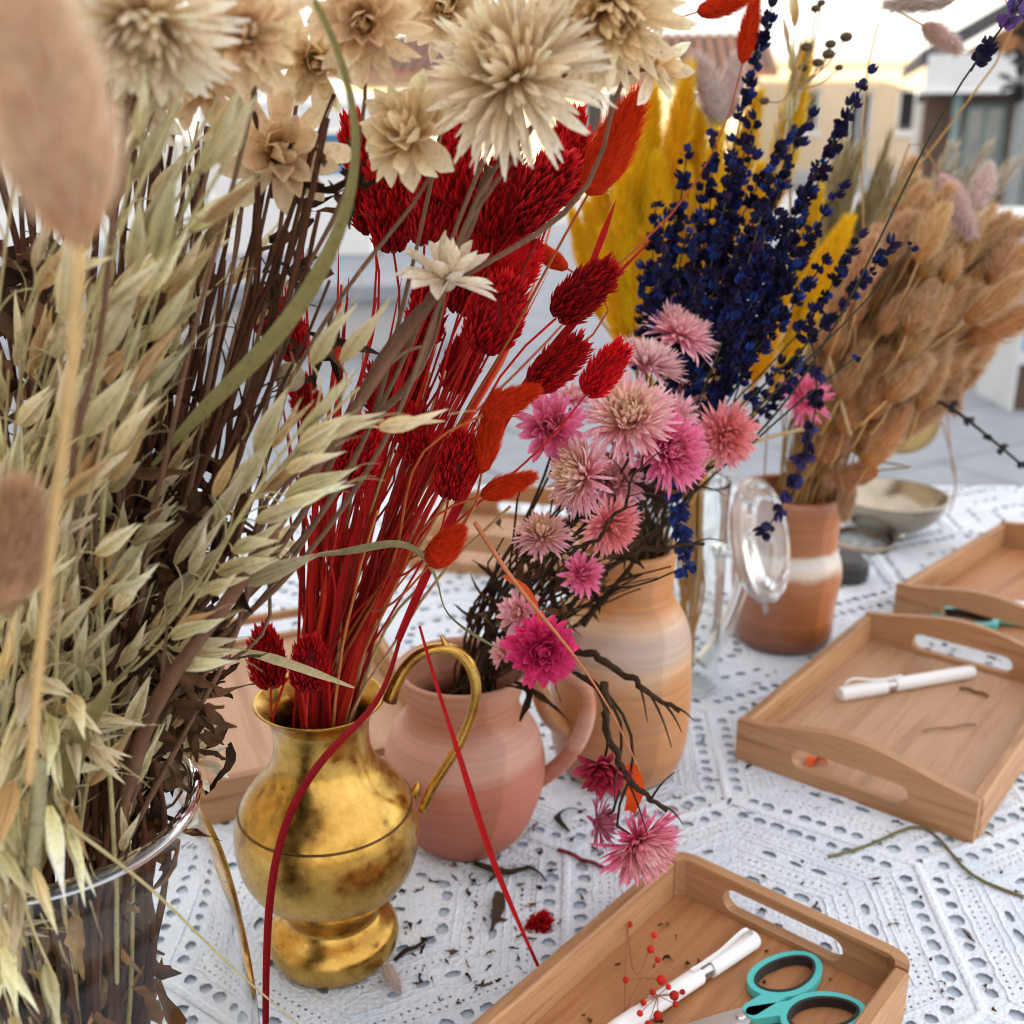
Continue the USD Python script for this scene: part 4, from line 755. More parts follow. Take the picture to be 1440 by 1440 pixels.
cream(180, 130, .44, 80, (-.1, -.4, .8), 44, WHITISH, 'cream strawflower low among the oat tips right of the large blurred hare tail', [(150, 800, .42), (170, 400, .43)], prof='broad', wid=.3)
cream(330, 12, .46, 78, (0, -.4, .8), 44, CREAM, 'cream strawflower at the top edge behind the blurred tan one', [(230, 800, .43), (310, 400, .45)], prof='broad', wid=.3)
# bare branching woody stems and dark dried leaves
def twig(pts, w, label, group=None, name='woody_branch', col=BARK, side=3, n=46, k=8):
    c = wiggle(spline([np.array(p) if len(p) == 3 and abs(p[0]) < 5 and p[2] > .5 else P(*p) for p in pts], n), .0014, rng, 6); t = Thing(name, label, 'stem', c[0], group=group)
    t.add('stem', tube(c, np.linspace(w, w * .5, n) * (1 + rng.normal(0, .07, n)), k), STEM, jit(col, rng, .16, n * k + 2), True)
    for _ in range(side):
        i = rng.integers(n // 2, n - 3); d = unit(c[i + 1] - c[i]) * .8 + rng.normal(0, .5, 3); l = rng.uniform(.015, .04); q = spline([c[i], c[i] + unit(d) * l * .5, c[i] + unit(d) * l + [0, 0, -l * .2]], 8); t.add('side_twig', tube(q, np.linspace(w * .35, w * .12, 8), 5), STEM, jit(col, rng, .15), True)
lo, mo = inv(rng, .3); twig([lo, P(172, 1120, .40), P(285, 895, .385), P(395, 720, .395), P(470, 610, .41), P(600, 440, .45), P(690, 235, .45)], .0040, 'thickest brown woody stem rising diagonally from the glass vase', col=(.13, .065, .04))
for k in range(34):
    lo, mo = inv(rng, .75); x0 = rng.uniform(150, 480); y0 = rng.uniform(60, 420); m = (lerp(170, x0, .5) + rng.normal(0, 20), lerp(1050, y0, .5), .445); dd = rng.uniform(.44, .50)
    twig([lo, mo + [0, .01, 0], P(*m), P(x0, y0, dd)], rng.uniform(.0012, .0026), 'brown woody stem in the bunch rising from the glass vase', 'brown stems in the glass vase', side=int(rng.integers(0, 3)), k=7)
LFC = [(.05, .024, .012), (.09, .045, .021), (.03, .015, .008), (.15, .078, .036)]
for k in range(30):
    lo, mo = inv(rng, .75); x0 = rng.uniform(-30, 310); y0 = rng.uniform(120, 420); dd = rng.uniform(.47, .53)
    twig([lo, mo + [0, .015, 0], P(lerp(110, x0, .55) + rng.normal(0, 20), lerp(1060, y0, .5), .46), P(x0, y0, dd)], rng.uniform(.0015, .003), 'brown woody stem in the bunch rising from the glass vase', 'brown stems in the glass vase', side=1, k=7)
def crumpled(base, d, L, W, rng, col): 
    n = 9; c = spline([base, base + d * L * .5 + rng.normal(0, L * .15, 3), base + d * L + rng.normal(0, L * .25, 3)], n); w = W * np.interp(np.linspace(0, 1, n), [0, .35, .75, 1], [.3, 1, .7, .1]) * (1 + rng.normal(0, .2, n))
    v, f = ribbon(c, w, unit(rng.normal(0, 1, 3)), rng.uniform(.2, .6), rng.uniform(-2.5, 2.5)); return v + rng.normal(0, W * .06, v.shape), f, jit(col, rng, .18, len(v))
dl = Thing('dried_leaves', 'dark brown crumpled leaves crowded round the stems above the glass vase', 'dried leaves', VMOUTH)
for k in range(230):
    q = rng.uniform(0, 1); x = min(lerp(170, 285, q) + rng.normal(0, 45), 288); y = lerp(1120, 660, q) + rng.normal(0, 30); d = rng.uniform(.405, .47); p = P(x, y, d)
    v, f, c = crumpled(p, unit(rng.normal(0, .7, 3) + [.1, 0, -.1]), rng.uniform(.012, .030), rng.uniform(.003, .009), rng, LFC[rng.integers(0, 4)]); dl.add('leaf', (v, f), LEAF, c, True)
for k in range(170):
    x, y = rng.uniform(-20, 255), rng.uniform(330, 1080); v, f, c = crumpled(P(x, y, rng.uniform(.45, .52)), unit(rng.normal(0, .7, 3) + [.1, 0, -.3]), rng.uniform(.02, .045), rng.uniform(.006, .014), rng, LFC[rng.integers(0, 4)]); dl.add('leaf', (v, f), LEAF, c, True)
for k in range(34):
    x, y = rng.uniform(380, 480), rng.uniform(180, 520); v, f, c = crumpled(P(x, y, rng.uniform(.45, .5)), unit(rng.normal(0, .6, 3) + [0, 0, -.5]), rng.uniform(.015, .035), rng.uniform(.0025, .006), rng, LFC[rng.integers(0, 3)]); dl.add('leaf', (v, f), LEAF, c, True)
vl = Thing('submerged_leaves', 'brown dried leaves and stalk ends packed inside the glass vase', 'dried leaves', VC + [0, 0, CLOTHZ])
for k in range(150):
    a, r = rng.uniform(0, 6.28), vr * .68 * math.sqrt(rng.uniform(0, 1)); p = np.array([VC[0] + math.cos(a) * r, VC[1] + math.sin(a) * r, rng.uniform(CLOTHZ + .03, vz - .01)])
    v, f, c = crumpled(p, unit(rng.normal(0, .4, 3) + [0, 0, -1]), rng.uniform(.02, .045), rng.uniform(.005, .012), rng, [(.16, .075, .03), (.28, .15, .06), (.42, .27, .12)][rng.integers(0, 3)]); vl.add('leaf', (v, f), LEAF, c, True)
bt = Thing('button_flower', 'round pale buff button flower head between the dark stems', 'flower', P(408, 530, .46)); c0 = P(408, 530, .46); o = tm(trimesh.creation.icosphere(4, 1.0)); r = 20 * mpp(c0)
bt.add('head', (o[0] * [1, .8, 1] * r * (1 + .07 * meshkit.noise(o[0] * 14)[:, None]) + c0, o[1]), FUZZ, (.55, .46, .3), True); lo, mo = inv(rng, .6); bt.add('stem', tube(spline([lo, mo, P(330, 760, .45), c0], 20), .0009, 6), STEM, BARK, True)

# ------------------------------------------------------------------ red bunch in the brass jug
rng = np.random.default_rng(41); GFLOOR = CLOTHZ + .05; gr_ = .0285
RED, REDT, RSTEM = (.26, .003, .006), (.78, .016, .02), (.42, .016, .012)
ORG, ORGT = (.60, .035, .008), (.72, .07, .014)
def red_head(px, py, lpx, wpx, angd, d, label=None, group='red canary grass in the brass jug', bunny=False, stem=True, lean=.2, mouth=None, mr=None, floor=None, kind='canary'):
    a = math.radians(angd); ax = vdir(math.cos(a), math.sin(a), lean); c = P(px, py, d); L, R = lpx * mpp(c), wpx / 2 * mpp(c); b0 = c - ax * L * .5
    if bunny: t = Thing('hare_tail_grass', label or 'orange red dyed hare tail grass in the brass jug', 'dried grass', b0, group=None if label else 'orange hare tails in the brass jug'); v, f, cc = fuzzy(b0, ax, L, R * .95, 2600, rng, ORG, ORGT, hl=.26, hw=.00016, flare=.42)
    else: t = Thing('canary_grass', label or 'dark red dyed canary grass head in the bunch in the brass jug', 'dried grass', b0, group=None if label else group); v, f, cc = canary_head(b0, ax, L, R, rng, np.asarray(RED) * math.exp(rng.normal(0, .4)), np.clip(np.asarray(REDT) * math.exp(rng.normal(0, .25)), 0, .9))
    t.add('seed_head', (v, f), FUZZ if bunny else HUSK, cc)
    if stem:
        m = GMOUTH if mouth is None else mouth; cv = bouquet_stem(m, gr_ if mr is None else mr, b0, rng, GFLOOR if floor is None else floor, mids=[lerp(m, b0, .55) + [0, 0, .01], b0 - ax * .02], n=22)
        t.add('stem', tube(cv, np.linspace(.0011, .0006, 22), 6), STEM, jit((.42, .10, .03) if bunny else RSTEM, rng, .15), True)
for (x, y, l, w, a, d) in [(645, 232, 120, 82, 95, .56), (705, 275, 125, 84, 75, .55), (762, 268, 130, 84, 62, .55), (800, 235, 110, 70, 60, .58), (598, 285, 120, 72, 100, .57), (545, 290, 130, 72, 98, .57), (515, 275, 110, 60, 100, .59), (655, 312, 120, 76, 80, .58), (698, 350, 125, 84, 80, .56), (728, 372, 90, 84, 60, .55), (698, 442, 118, 108, 62, .52),
        (785, 512, 105, 62, 48, .53), (505, 640, 110, 78, 80, .52), (642, 655, 100, 70, 75, .53), (575, 535, 110, 70, 85, .58), (540, 560, 100, 64, 92, .58), (405, 465, 90, 66, 105, .6), (375, 440, 70, 56, 110, .62), (460, 665, 80, 60, 95, .57), (505, 215, 110, 52, 98, .60), 
        (660, 390, 110, 80, 80, .58), (600, 440, 100, 70, 85, .59), (650, 510, 90, 66, 75, .58), (800, 190, 80, 60, 70, .60), (585, 610, 90, 64, 88, .56), (430, 560, 70, 60, 100, .6)]:
    red_head(x, y, l * .97, w * .93, a + rng.normal(0, 6), d)
red_head(822, 410, 108, 68, 42, .53, 'red canary grass head pointing right in front of the yellow plumes')
red_head(851, 520, 88, 52, 52, .60, 'red canary grass head resting among the upper pink flowers')
red_head(375, 925, 90, 60, 95, .555, 'short red canary grass head at the left of the brass jug mouth', mr=.03); red_head(435, 935, 80, 70, 85, .54, 'short red canary grass head sunk in the brass jug mouth')
for (x, y, l, w, a, d, lab) in [(862, 205, 150, 72, 62, .50, 'fiery orange red hare tail grass with long hairs beside the big cream flower'), (716, 566, 82, 44, 24, .50, 'orange hare tail grass left of the pink flowers, upper one'), (712, 684, 78, 36, 20, .52, 'orange hare tail grass left of the pink flowers, lower one'), (626, 770, 70, 52, 48, .50, 'plump orange hare tail grass low in the red bunch'),
        (688, 612, 110, 40, 78, .53, None), (773, 362, 60, 28, 150, .62, None), (1053, 45, 85, 30, 80, .80, 'small upright orange hare tail above the lavender'), (1015, 8, 70, 34, 10, .78, 'orange hare tail lying across the top edge')]:
    red_head(x, y, l, w, a, d, lab, bunny=True)
for k in range(105):                     # the mass of bare red stems and leaf blades
    q = rng.uniform(0, 1); x = lerp(400, 770, q) + rng.normal(0, 22); y = rng.uniform(330, 760) if rng.random() < .7 else rng.uniform(560, 800); x = lerp(480, x, min(1, (960 - y) / 480)); h = P(x, y, rng.uniform(.53, .62)); cv = bouquet_stem(GMOUTH, gr_ * 1.05, h, rng, GFLOOR, spread=.8, n=16, wig=.0015)
    if rng.random() < .62: t = Thing('red_grass', 'bare red dyed grass stem in the bunch in the brass jug', 'stem', cv[0], group='bare red stems in the brass jug'); t.add('stem', tube(cv, np.linspace(.0013, .0006, 16), 6), STEM, jit([RSTEM, (.42, .02, .015), (.20, .012, .012), (.45, .16, .05)][rng.choice(4, p=[.4, .3, .2, .1])], rng, .15), True)
    else: t = Thing('red_grass', 'narrow red dyed leaf blade in the bunch in the brass jug', 'leaf', cv[0], group='red leaf blades in the brass jug'); t.add('blade', ribbon(cv, np.interp(np.linspace(0, 1, 16), [0, .4, .85, 1], [.6, 1, .7, .08]) * rng.uniform(.003, .006), unit(rng.normal(0, .6, 3) + CAMBACK), .3, rng.uniform(-1, 1)), LEAF, jit([(.42, .012, .012), (.33, .01, .012), (.5, .03, .015)][rng.integers(0, 3)], rng, .15), True)
for k in range(9):
    h = P(rng.uniform(430, 720), rng.uniform(520, 760), .56); cv = bouquet_stem(GMOUTH, gr_, h, rng, GFLOOR, n=16); t = Thing('straw', 'pale natural straw among the red stems in the brass jug', 'straw', cv[0], group='pale straws among the red stems'); t.add('stalk', tube(cv, .0009, 6), STEM, jit((.5, .34, .17), rng, .15), True)
strand('red_grass', 'thin red leaf blade rising beside the red head before the yellow plumes', 'leaf', [(832, 372, .53), (848, 330, .53), (866, 282, .53)], .0032, (.4, .01, .012), tap=(.9, 1, .1))
strand('red_grass', 'long red leaf blade passing behind the red head towards upper right', 'leaf', [(560, 900, .56), (640, 720, .55), (745, 535, .545), (850, 405, .54), (915, 338, .54)], .0052, (.38, .01, .015), tap=(.8, 1, 1, .9, .1))
strand('red_grass', 'long dark red ribbon leaf drooping down in front of the brass jug', 'leaf', [(562, 900, .545), (530, 985, .53), (470, 1050, .505), (410, 1140, .49), (385, 1230, .48), (376, 1330, .475), (374, 1470, .47)], .0042, (.24, .008, .012), tap=(.5, .8, 1, 1, 1, .9, .8), fold=.25)
strand('red_grass', 'thin red leaf blade drooping in front of the clay jug onto the front tray', 'leaf', [(590, 880, .555), (607, 940, .545), (645, 1060, .54), (690, 1200, .54), (735, 1310, .545), (772, 1392, .55)], .0038, (.42, .012, .015), tap=(.4, .6, 1, 1, .6, .5))
strand('straw', 'thin salmon pink stem falling from the red bunch over the pink flowers', 'straw', [(668, 735, .53), (725, 820, .53), (790, 900, .53), (850, 985, .535), (900, 1085, .545)], .0020, (.55, .2, .1), rib=False, tap=(1.3, 1.2, .7, .5, .4))
strand('red_grass', 'small curled orange leaf above the magenta strawflower', 'leaf', [(708, 810, .54), (730, 822, .54), (752, 850, .54), (760, 875, .54)], .0045, (.6, .09, .02), tap=(.4, 1, .8, .2))

# ------------------------------------------------------------------ pink strawflowers in the clay jug
rng = np.random.default_rng(51)
PALEP = ((.80, .40, .30), (.90, .56, .56), (.84, .17, .33), (.95, .60, .68)); HOT = ((.66, .06, .16), (.86, .24, .38), (.78, .05, .22), (.93, .32, .54)); MAG = ((.55, .012, .08), (.70, .06, .24), (.66, .015, .11), (.80, .06, .22)); SALM = ((.84, .36, .18), (.84, .22, .26), (.82, .17, .25), (.94, .46, .48))
CRP = ((.90, .66, .30), (.94, .72, .50), (.86, .18, .34), (.95, .58, .68)); CRIM = ((.28, .008, .02), (.42, .02, .05), (.34, .01, .04), (.48, .06, .12)); PURP = ((.7, .5, .3), (.5, .12, .26), (.5, .05, .2), (.58, .14, .32))
STR = (.04, .022, .012)
for (x, y, r, ax, d, pal, N, lab, mids, kw) in [
    (958, 464, 52, (.3, .62, .35), .72, PALEP, 130, 'topmost pink strawflower, a full rounded head against the lavender', None, dict(flop=.3)),
    (910, 505, 54, (.25, .85, .2), .70, ((.9, .75, .72), (.9, .74, .72), (.75, .25, .36), (.86, .58, .6)), 120, 'pale pink and white strawflower seen from the side below the topmost one', None, {}),
    (962, 548, 36, (.55, .35, .4), .735, PALEP, 70, 'smaller pink strawflower edge on between the topmost flowers and the lavender', None, {}),
    (884, 584, 62, (-.12, .42, .75), .64, CRP, 140, 'largest pink strawflower with a cream open centre in the middle of the bunch', None, dict(inner=.5)),
    (945, 634, 54, (.35, .02, .8), .645, HOT, 130, 'hot pink strawflower with a closed pale pink heart at the right of the bunch', None, dict(open_=.98)),
    (1022, 612, 46, (.2, -.1, .8), .70, SALM, 110, 'salmon pink strawflower with fine petals, rightmost of the bunch', None, {}),
    (775, 600, 48, (-.1, .05, .9), .62, HOT, 60, 'rose pink strawflower with broad petals at the left of the bunch', None, dict(prof='broad', wid=.26)),
    (806, 558, 30, (.2, .6, .4), .70, PALEP, 50, 'small pink strawflower half hidden under the red canary grass head', None, {}),
    (812, 668, 54, (-.75, .12, .5), .60, CRP, 130, 'cream and pink strawflower turned left with curled inner petals', None, dict(inner=.5)),
    (866, 675, 44, (.1, .3, .8), .67, PALEP, 90, 'pale pink strawflower behind the dark twig in the bunch', None, {}),
    (862, 740, 44, (.35, -.35, .6), .62, SALM, 100, 'pink strawflower facing down right above the ochre jug', None, {}),
    (762, 750, 40, (-.05, .62, .55), .60, ((.75, .55, .25), (.82, .6, .36), (.72, .24, .36), (.82, .48, .56)), 80, 'strawflower with a yellowish heart and pink lower petals at the lower left', None, dict(flop=.3)),
    (820, 808, 32, (.25, .1, .7), .62, HOT, 36, 'small hot pink star shaped strawflower above the ochre jug', None, dict(wid=.2)),
    (730, 862, 34, (-.3, .1, .7), .60, PALEP, 40, 'pale pink strawflower just behind the magenta one', None, dict(prof='broad', wid=.24)),
    (762, 915, 48, (.08, .0, .9), .56, MAG, 52, 'magenta strawflower with pointed petals hanging before the jug rim', None, dict(prof='petal', wid=.3, inner=.5)),
    (706, 918, 24, (-.5, .2, .5), .61, PALEP, 24, 'tiny pale pink strawflower at the clay jug rim', None, dict(prof='broad', wid=.3)),
    (1132, 558, 38, (.1, .3, .8), .86, HOT, 60, 'rose pink strawflower standing apart before the beige grass', 'far', {}),
    (952, 585, 34, (.3, .1, .7), .69, PALEP, 50, 'lilac pink strawflower tucked between two larger pink ones', None, {}),
    (848, 1082, 40, (-.1, -.5, .7), .56, CRIM, 44, 'dark crimson strawflower hanging upside down, uppermost of three', [(800, 945, .60), (845, 985, .565), (854, 1030, .56)], dict(prof='broad', wid=.34, open_=.75, inner=.7)),
    (846, 1158, 36, (.75, .1, .35), .565, PURP, 44, 'purple pink strawflower turned right, middle of the three hanging ones', [(810, 945, .60), (870, 1000, .57), (868, 1090, .565), (862, 1140, .565)], {}),
    (904, 1192, 58, (.42, -.45, .6), .555, ((.86, .70, .46), (.92, .62, .60), (.60, .012, .11), (.90, .22, .44)), 130, 'big magenta strawflower with a pale heart hanging over the front tray corner', [(815, 945, .60), (880, 1010, .57), (882, 1110, .565), (868, 1160, .56)], dict(inner=.55))]:
    c = P(x, y, d); R = r * 1.03 * mpp(c); t = Thing('strawflower', lab, 'flower', c); ax = vdir(*ax); strawflower(t, c, ax, R, min(290, int(N * (1.15 if kw.get('prof') == 'broad' else 2.4))), pal, rng, **{'wid': .115, 'curl1': .3, 'open_': 1.02, **kw})
    mm = CMOUTH if mids != 'far' else PMOUTH; mids = None if mids == 'far' else mids
    b0 = c - ax * R * .3; cv = bouquet_stem(mm, .034, b0, rng, CLOTHZ + .03, mids=([P(*m) for m in mids] if mids else [lerp(mm, b0, .5) + [.004, 0, .012], b0 - ax * R * .8 - [0, 0, .006]]), n=26, wig=.0018)
    t.add('stem', tube(cv, np.linspace(.0013, .0009, 26), 6), STEM, jit(STR, rng, .2, 26 * 6 + 2), True)
for k in range(34):                      # bare twisted stems of the pink bunch
    h = P(rng.uniform(690, 1000), rng.uniform(640, 840), rng.uniform(.60, .74)); cv = bouquet_stem(CMOUTH, .036, h, rng, CLOTHZ + .03, n=20, wig=.005); t = Thing('dried_twig', 'thin dark dried flower stem rising from the clay jug', 'stem', cv[0], group='thin dark stems in the clay jug'); t.add('stem', tube(cv, np.linspace(.0014, .0006, 20), 6), STEM, jit(STR, rng, .25), True)
fo = Thing('dried_leaves', 'small dark curled leaves on the stems of the pink strawflowers', 'dried leaves', CMOUTH)
for k in range(150):
    q = rng.uniform(0, 1); x, y = lerp(690, 880, q) + rng.normal(0, 30), lerp(930, 690, q) + rng.normal(0, 40)
    v, f, c = crumpled(P(x, y, rng.uniform(.63, .72)), unit(rng.normal(0, .7, 3) + [.2, 0, -.2]), rng.uniform(.012, .034), rng.uniform(.003, .007), rng, LFC[rng.integers(0, 4)]); fo.add('leaf', (v, f), LEAF, c, True)
for lab, pts, w in [('dark forked twig reaching right in front of the ochre jug', [(780, 905, .62), (850, 930, .61), (905, 968, .60), (955, 1000, .60)], .0028), ('dark twig curving up to the right over the ochre jug shoulder', [(770, 900, .66), (850, 800, .66), (930, 770, .67), (990, 765, .68)], .0022), ('dark twig crossing in front of the pale pink flower', [(800, 780, .60), (850, 745, .595), (885, 690, .595), (905, 640, .60)], .0014),
        ('dark curved twig below the lavender towards the jar', [(820, 880, .68), (930, 740, .69), (1000, 660, .71), (1060, 600, .73)], .0020), ('dark leafy green stalk beside the hanging strawflowers', [(850, 960, .57), (858, 1040, .563), (885, 1095, .555), (938, 1140, .55)], .0026)]:
    twig(pts, w, lab, col=STR, side=4, name='twig')
t = strand('flower_bud', 'small pale closed bud beside the magenta strawflower', 'flower bud', [(785, 915, .60), (800, 930, .60), (812, 945, .60)], .002, STR, STEM, rib=False, tap=(.6, .8, 1)); v, f, c = canary_head(P(806, 934, .60), vdir(.5, -.6, .3), .012, .0045, rng, (.45, .3, .2), (.65, .48, .34), 40); t.add('bud', (v, f), PETAL, c)

# ------------------------------------------------------------------ lavender, yellow plumes
rng = np.random.default_rng(61); LAVC = [(.014, .013, .05), (.018, .022, .11), (.012, .009, .028), (.02, .045, .22), (.028, .014, .055), (.016, .016, .07)]
def lavender(path, rng, n_wh, label='dried dark blue lavender stalk in the bunch of lavender', group='lavender stalks', span=.1, cols=LAVC, name='lavender', fs=.0062, stem=(.05, .045, .03), sw=.0009, per=5):
    c = spline(path, 34); t = Thing(name, label, 'lavender', c[0], group=group); t.add('stem', tube(c, np.linspace(sw, sw * .6, 34), 6), STEM, jit(stem, rng, .2), True)
    s = np.r_[0, np.cumsum(np.linalg.norm(np.diff(c, axis=0), axis=1))]; tg = unit(np.gradient(c, axis=0))
    for w in range(n_wh):
        at = s[-1] - span * ((w + rng.uniform(-.35, .35) * (w > 0)) / n_wh) ** 1.1; at = min(at, s[-1]); p = np.array([np.interp(at, s, c[:, k]) for k in range(3)]); i = min(33, np.searchsorted(s, at)); a0 = rng.uniform(0, 6.3); m = int(rng.integers(max(2, per - 2), per + 2)) if w > 1 else 2
        u = unit(np.cross(tg[i], [.3, .2, .9])); b = np.cross(tg[i], u); aa = a0 + np.arange(m) * 2 * math.pi / m + rng.normal(0, .25, m); rd = np.cos(aa)[:, None] * u + np.sin(aa)[:, None] * b
        V, F, U = blades(np.tile(p, (m * 3, 1)) + np.repeat(rd * rng.uniform(.4, 2.6, (m, 1)) + tg[i] * rng.normal(0, 2.2, (m, 1)), 3, 0) * .0008, np.repeat(tg[i] * rng.uniform(.4, 1.5, (m, 1)) + rd * rng.uniform(.35, 1.0, (m, 1)) + rng.normal(0, .25, (m, 3)), 3, 0) + rng.normal(0, .06, (m * 3, 3)), (np.repeat(rd, 3, 0) * np.tile([1, -.5, -.5], m)[:, None] + np.repeat(np.cross(rd, tg[i]), 3, 0) * np.tile([0, 1, -1], m)[:, None]) * -1, np.repeat(fs * rng.uniform(.6, 1.3, m), 3), fs * .48, .35, .8, 'floret', 4, 3)
        for j in range(m):
            v, f = merge(V[j * 3:j * 3 + 3], F); co = jit(cols[rng.integers(0, len(cols))], rng, .2); t.add('floret', (v, f), HUSK, co, True)
lav = [((1088, 0), .80, 16, .15), ((1218, 112), .76, 11, .1), ((1182, 190), .76, 11, .1), ((1002, 190), .79, 11, .1), ((966, 215), .79, 10, .09), ((922, 290), .80, 12, .1), ((1150, 235), .76, 11, .1), ((1138, 165), .77, 12, .1), ((1110, 190), .78, 12, .1), ((1062, 170), .79, 12, .1), ((1040, 260), .77, 12, .1), ((1085, 240), .75, 12, .1), ((1015, 330), .76, 12, .1), ((1065, 300), .74, 12, .1), ((1100, 310), .75, 12, .1), ((1130, 300), .75, 12, .1), ((985, 310), .78, 11, .09), ((945, 350), .79, 11, .09), ((1040, 350), .74, 12, .1), ((1080, 370), .73, 12, .1), ((1120, 380), .74, 11, .09), ((1010, 400), .74, 11, .09), ((1050, 430), .73, 11, .09), ((905, 380), .80, 10, .08), ((1252, 345), .73, 10, .085), ((1205, 338), .74, 9, .08), ((1160, 368), .74, 9, .08), ((1090, 440), .73, 10, .08), ((1020, 285), .75, 12, .1), ((1060, 215), .77, 12, .1), ((1180, 265), .75, 8, .08), ((970, 400), .77, 11, .09), ((1140, 470), .74, 8, .07), ((990, 255), .78, 11, .1), ((1100, 260), .74, 12, .11), ((1030, 225), .77, 12, .11), ((1075, 330), .73, 12, .1), ((1045, 395), .725, 12, .1), ((1000, 450), .74, 10, .08), ((1075, 480), .73, 9, .08), ((950, 300), .79, 10, .09)]
for _ in range(16): lav.append(((rng.uniform(930, 1130), rng.uniform(300, 520)), rng.uniform(.72, .78), int(rng.integers(7, 11)), rng.uniform(.06, .1)))
for (tp, d, nw, sp_) in lav:
    h = P(*tp, d); mids = [P(lerp(900, tp[0], .45) + rng.normal(0, 10), lerp(760, tp[1], .45), d), P(lerp(900, tp[0], .8) + rng.normal(0, 9), lerp(760, tp[1], .8), d)]; lo = np.array([BC[0] - .01, BC[1], CLOTHZ + .06]); mo = BMOUTH + np.r_[rng.uniform(-1, 1, 2) * .018, 0] + [.012, -.004, 0]
    lavender([lo, mo] + mids + [h], rng, nw, span=sp_)
lavender([np.array([BC[0], BC[1], CLOTHZ + .06]), BMOUTH + [.015, -.01, 0], P(1075, 600, .73), P(1240, 330, .71), P(1370, 90, .70), P(1440, 0, .70)], rng, 3, 'long bare lavender stalk with a purple tip reaching the top right corner', None, .022, [(.12, .07, .25), (.16, .1, .3)], fs=.0095, sw=.0011, per=7)
t = stage  # a single whorl lower on the long stalk
lavender([P(1365, 100, .70), P(1376, 82, .70), P(1386, 66, .70)], rng, 3, 'single dark whorl part way up the long lavender stalk', None, .011, [(.02, .015, .05)], fs=.007, sw=.0009)
lavender([P(1140, 470, .78), P(1148, 560, .77), P(1130, 640, .765), P(1105, 700, .76), P(1078, 745, .76)], rng, 12, 'lavender sprig drooping in front of the brown clay pot', None, .13, [(.02, .014, .05), (.05, .045, .16)], fs=.0075)
lavender([P(940, 640, .70), P(950, 700, .695), P(958, 745, .69), P(966, 802, .69)], rng, 10, 'lavender sprig drooping beside the ochre jug neck', None, .07, [(.02, .03, .13), (.025, .045, .2)], fs=.0075)
for pts, lab in [([P(1000, 640, .72), P(1100, 540, .72), P(1220, 420, .72), P(1282, 348, .72)], 'thin bare dark stalk crossing the beige grass, longer one'), ([P(1040, 640, .73), P(1130, 560, .73), P(1200, 505, .73)], 'thin bare dark stalk crossing the beige grass, shorter one')]:
    lavender(pts, rng, 1, lab, None, .006, fs=.004)
YEL, YELT = (.95, .47, .006), (.95, .66, .04)
for k, (tp, bt_, w, d) in enumerate([((962, 105), (930, 330), 46, .98), ((1012, 190), (985, 400), 44, .96), ((1130, 75), (1085, 300), 40, 1.0), ((1052, 140), (1020, 350), 48, .97), ((905, 165), (890, 390), 50, .98), ((868, 250), (870, 460), 44, .97), ((935, 230), (925, 440), 52, .95), ((1192, 312), (1120, 450), 56, .93), ((1100, 390), (1060, 540), 46, .92), ((845, 320), (868, 470), 36, .98), ((1150, 430), (1085, 550), 36, .92), ((985, 300), (965, 480), 50, .96), ((1040, 330), (1010, 480), 50, .95), ((890, 290), (890, 470), 44, .96), ((1165, 360), (1100, 520), 40, .94), ((1150, 270), (1110, 420), 34, .97), ((825, 290), (850, 420), 30, .99), ((960, 180), (945, 380), 44, .99), ((1075, 240), (1050, 400), 44, .98), ((835, 240), (850, 400), 46, .99), ((880, 200), (880, 400), 50, 1.0), ((918, 130), (905, 330), 48, 1.0), ((990, 160), (970, 360), 50, 1.0), ((940, 300), (925, 480), 54, .97), ((860, 330), (880, 500), 50, .97), ((910, 330), (905, 500), 50, .96), ((960, 250), (945, 430), 50, .96), ((815, 300), (845, 450), 40, 1.0), ((1030, 230), (1010, 420), 46, .99)]):
    h, b0 = P(*tp, d), P(*bt_, d); L = np.linalg.norm(h - b0); t = Thing('yellow_plume', 'golden yellow dyed feathery grass plume behind the lavender', 'dried grass', b0, group='golden yellow plumes behind the lavender')
    v, f, c = fuzzy(b0, h - b0, L, w / 2 * mpp(b0), 2600, rng, jit(YEL, rng, .14), jit(YELT, rng, .08), hl=.2, hw=.00026, flare=.55, bend=.07, shape=1.15, core_k=.5); t.add('plume', (v, f), FUZZ, c)
    cv = bouquet_stem(JMOUTH, .02, b0, rng, CLOTHZ + .02, n=18); t.add('stem', tube(cv, .0014, 6), STEM, jit((.55, .3, .08), rng, .12), True)

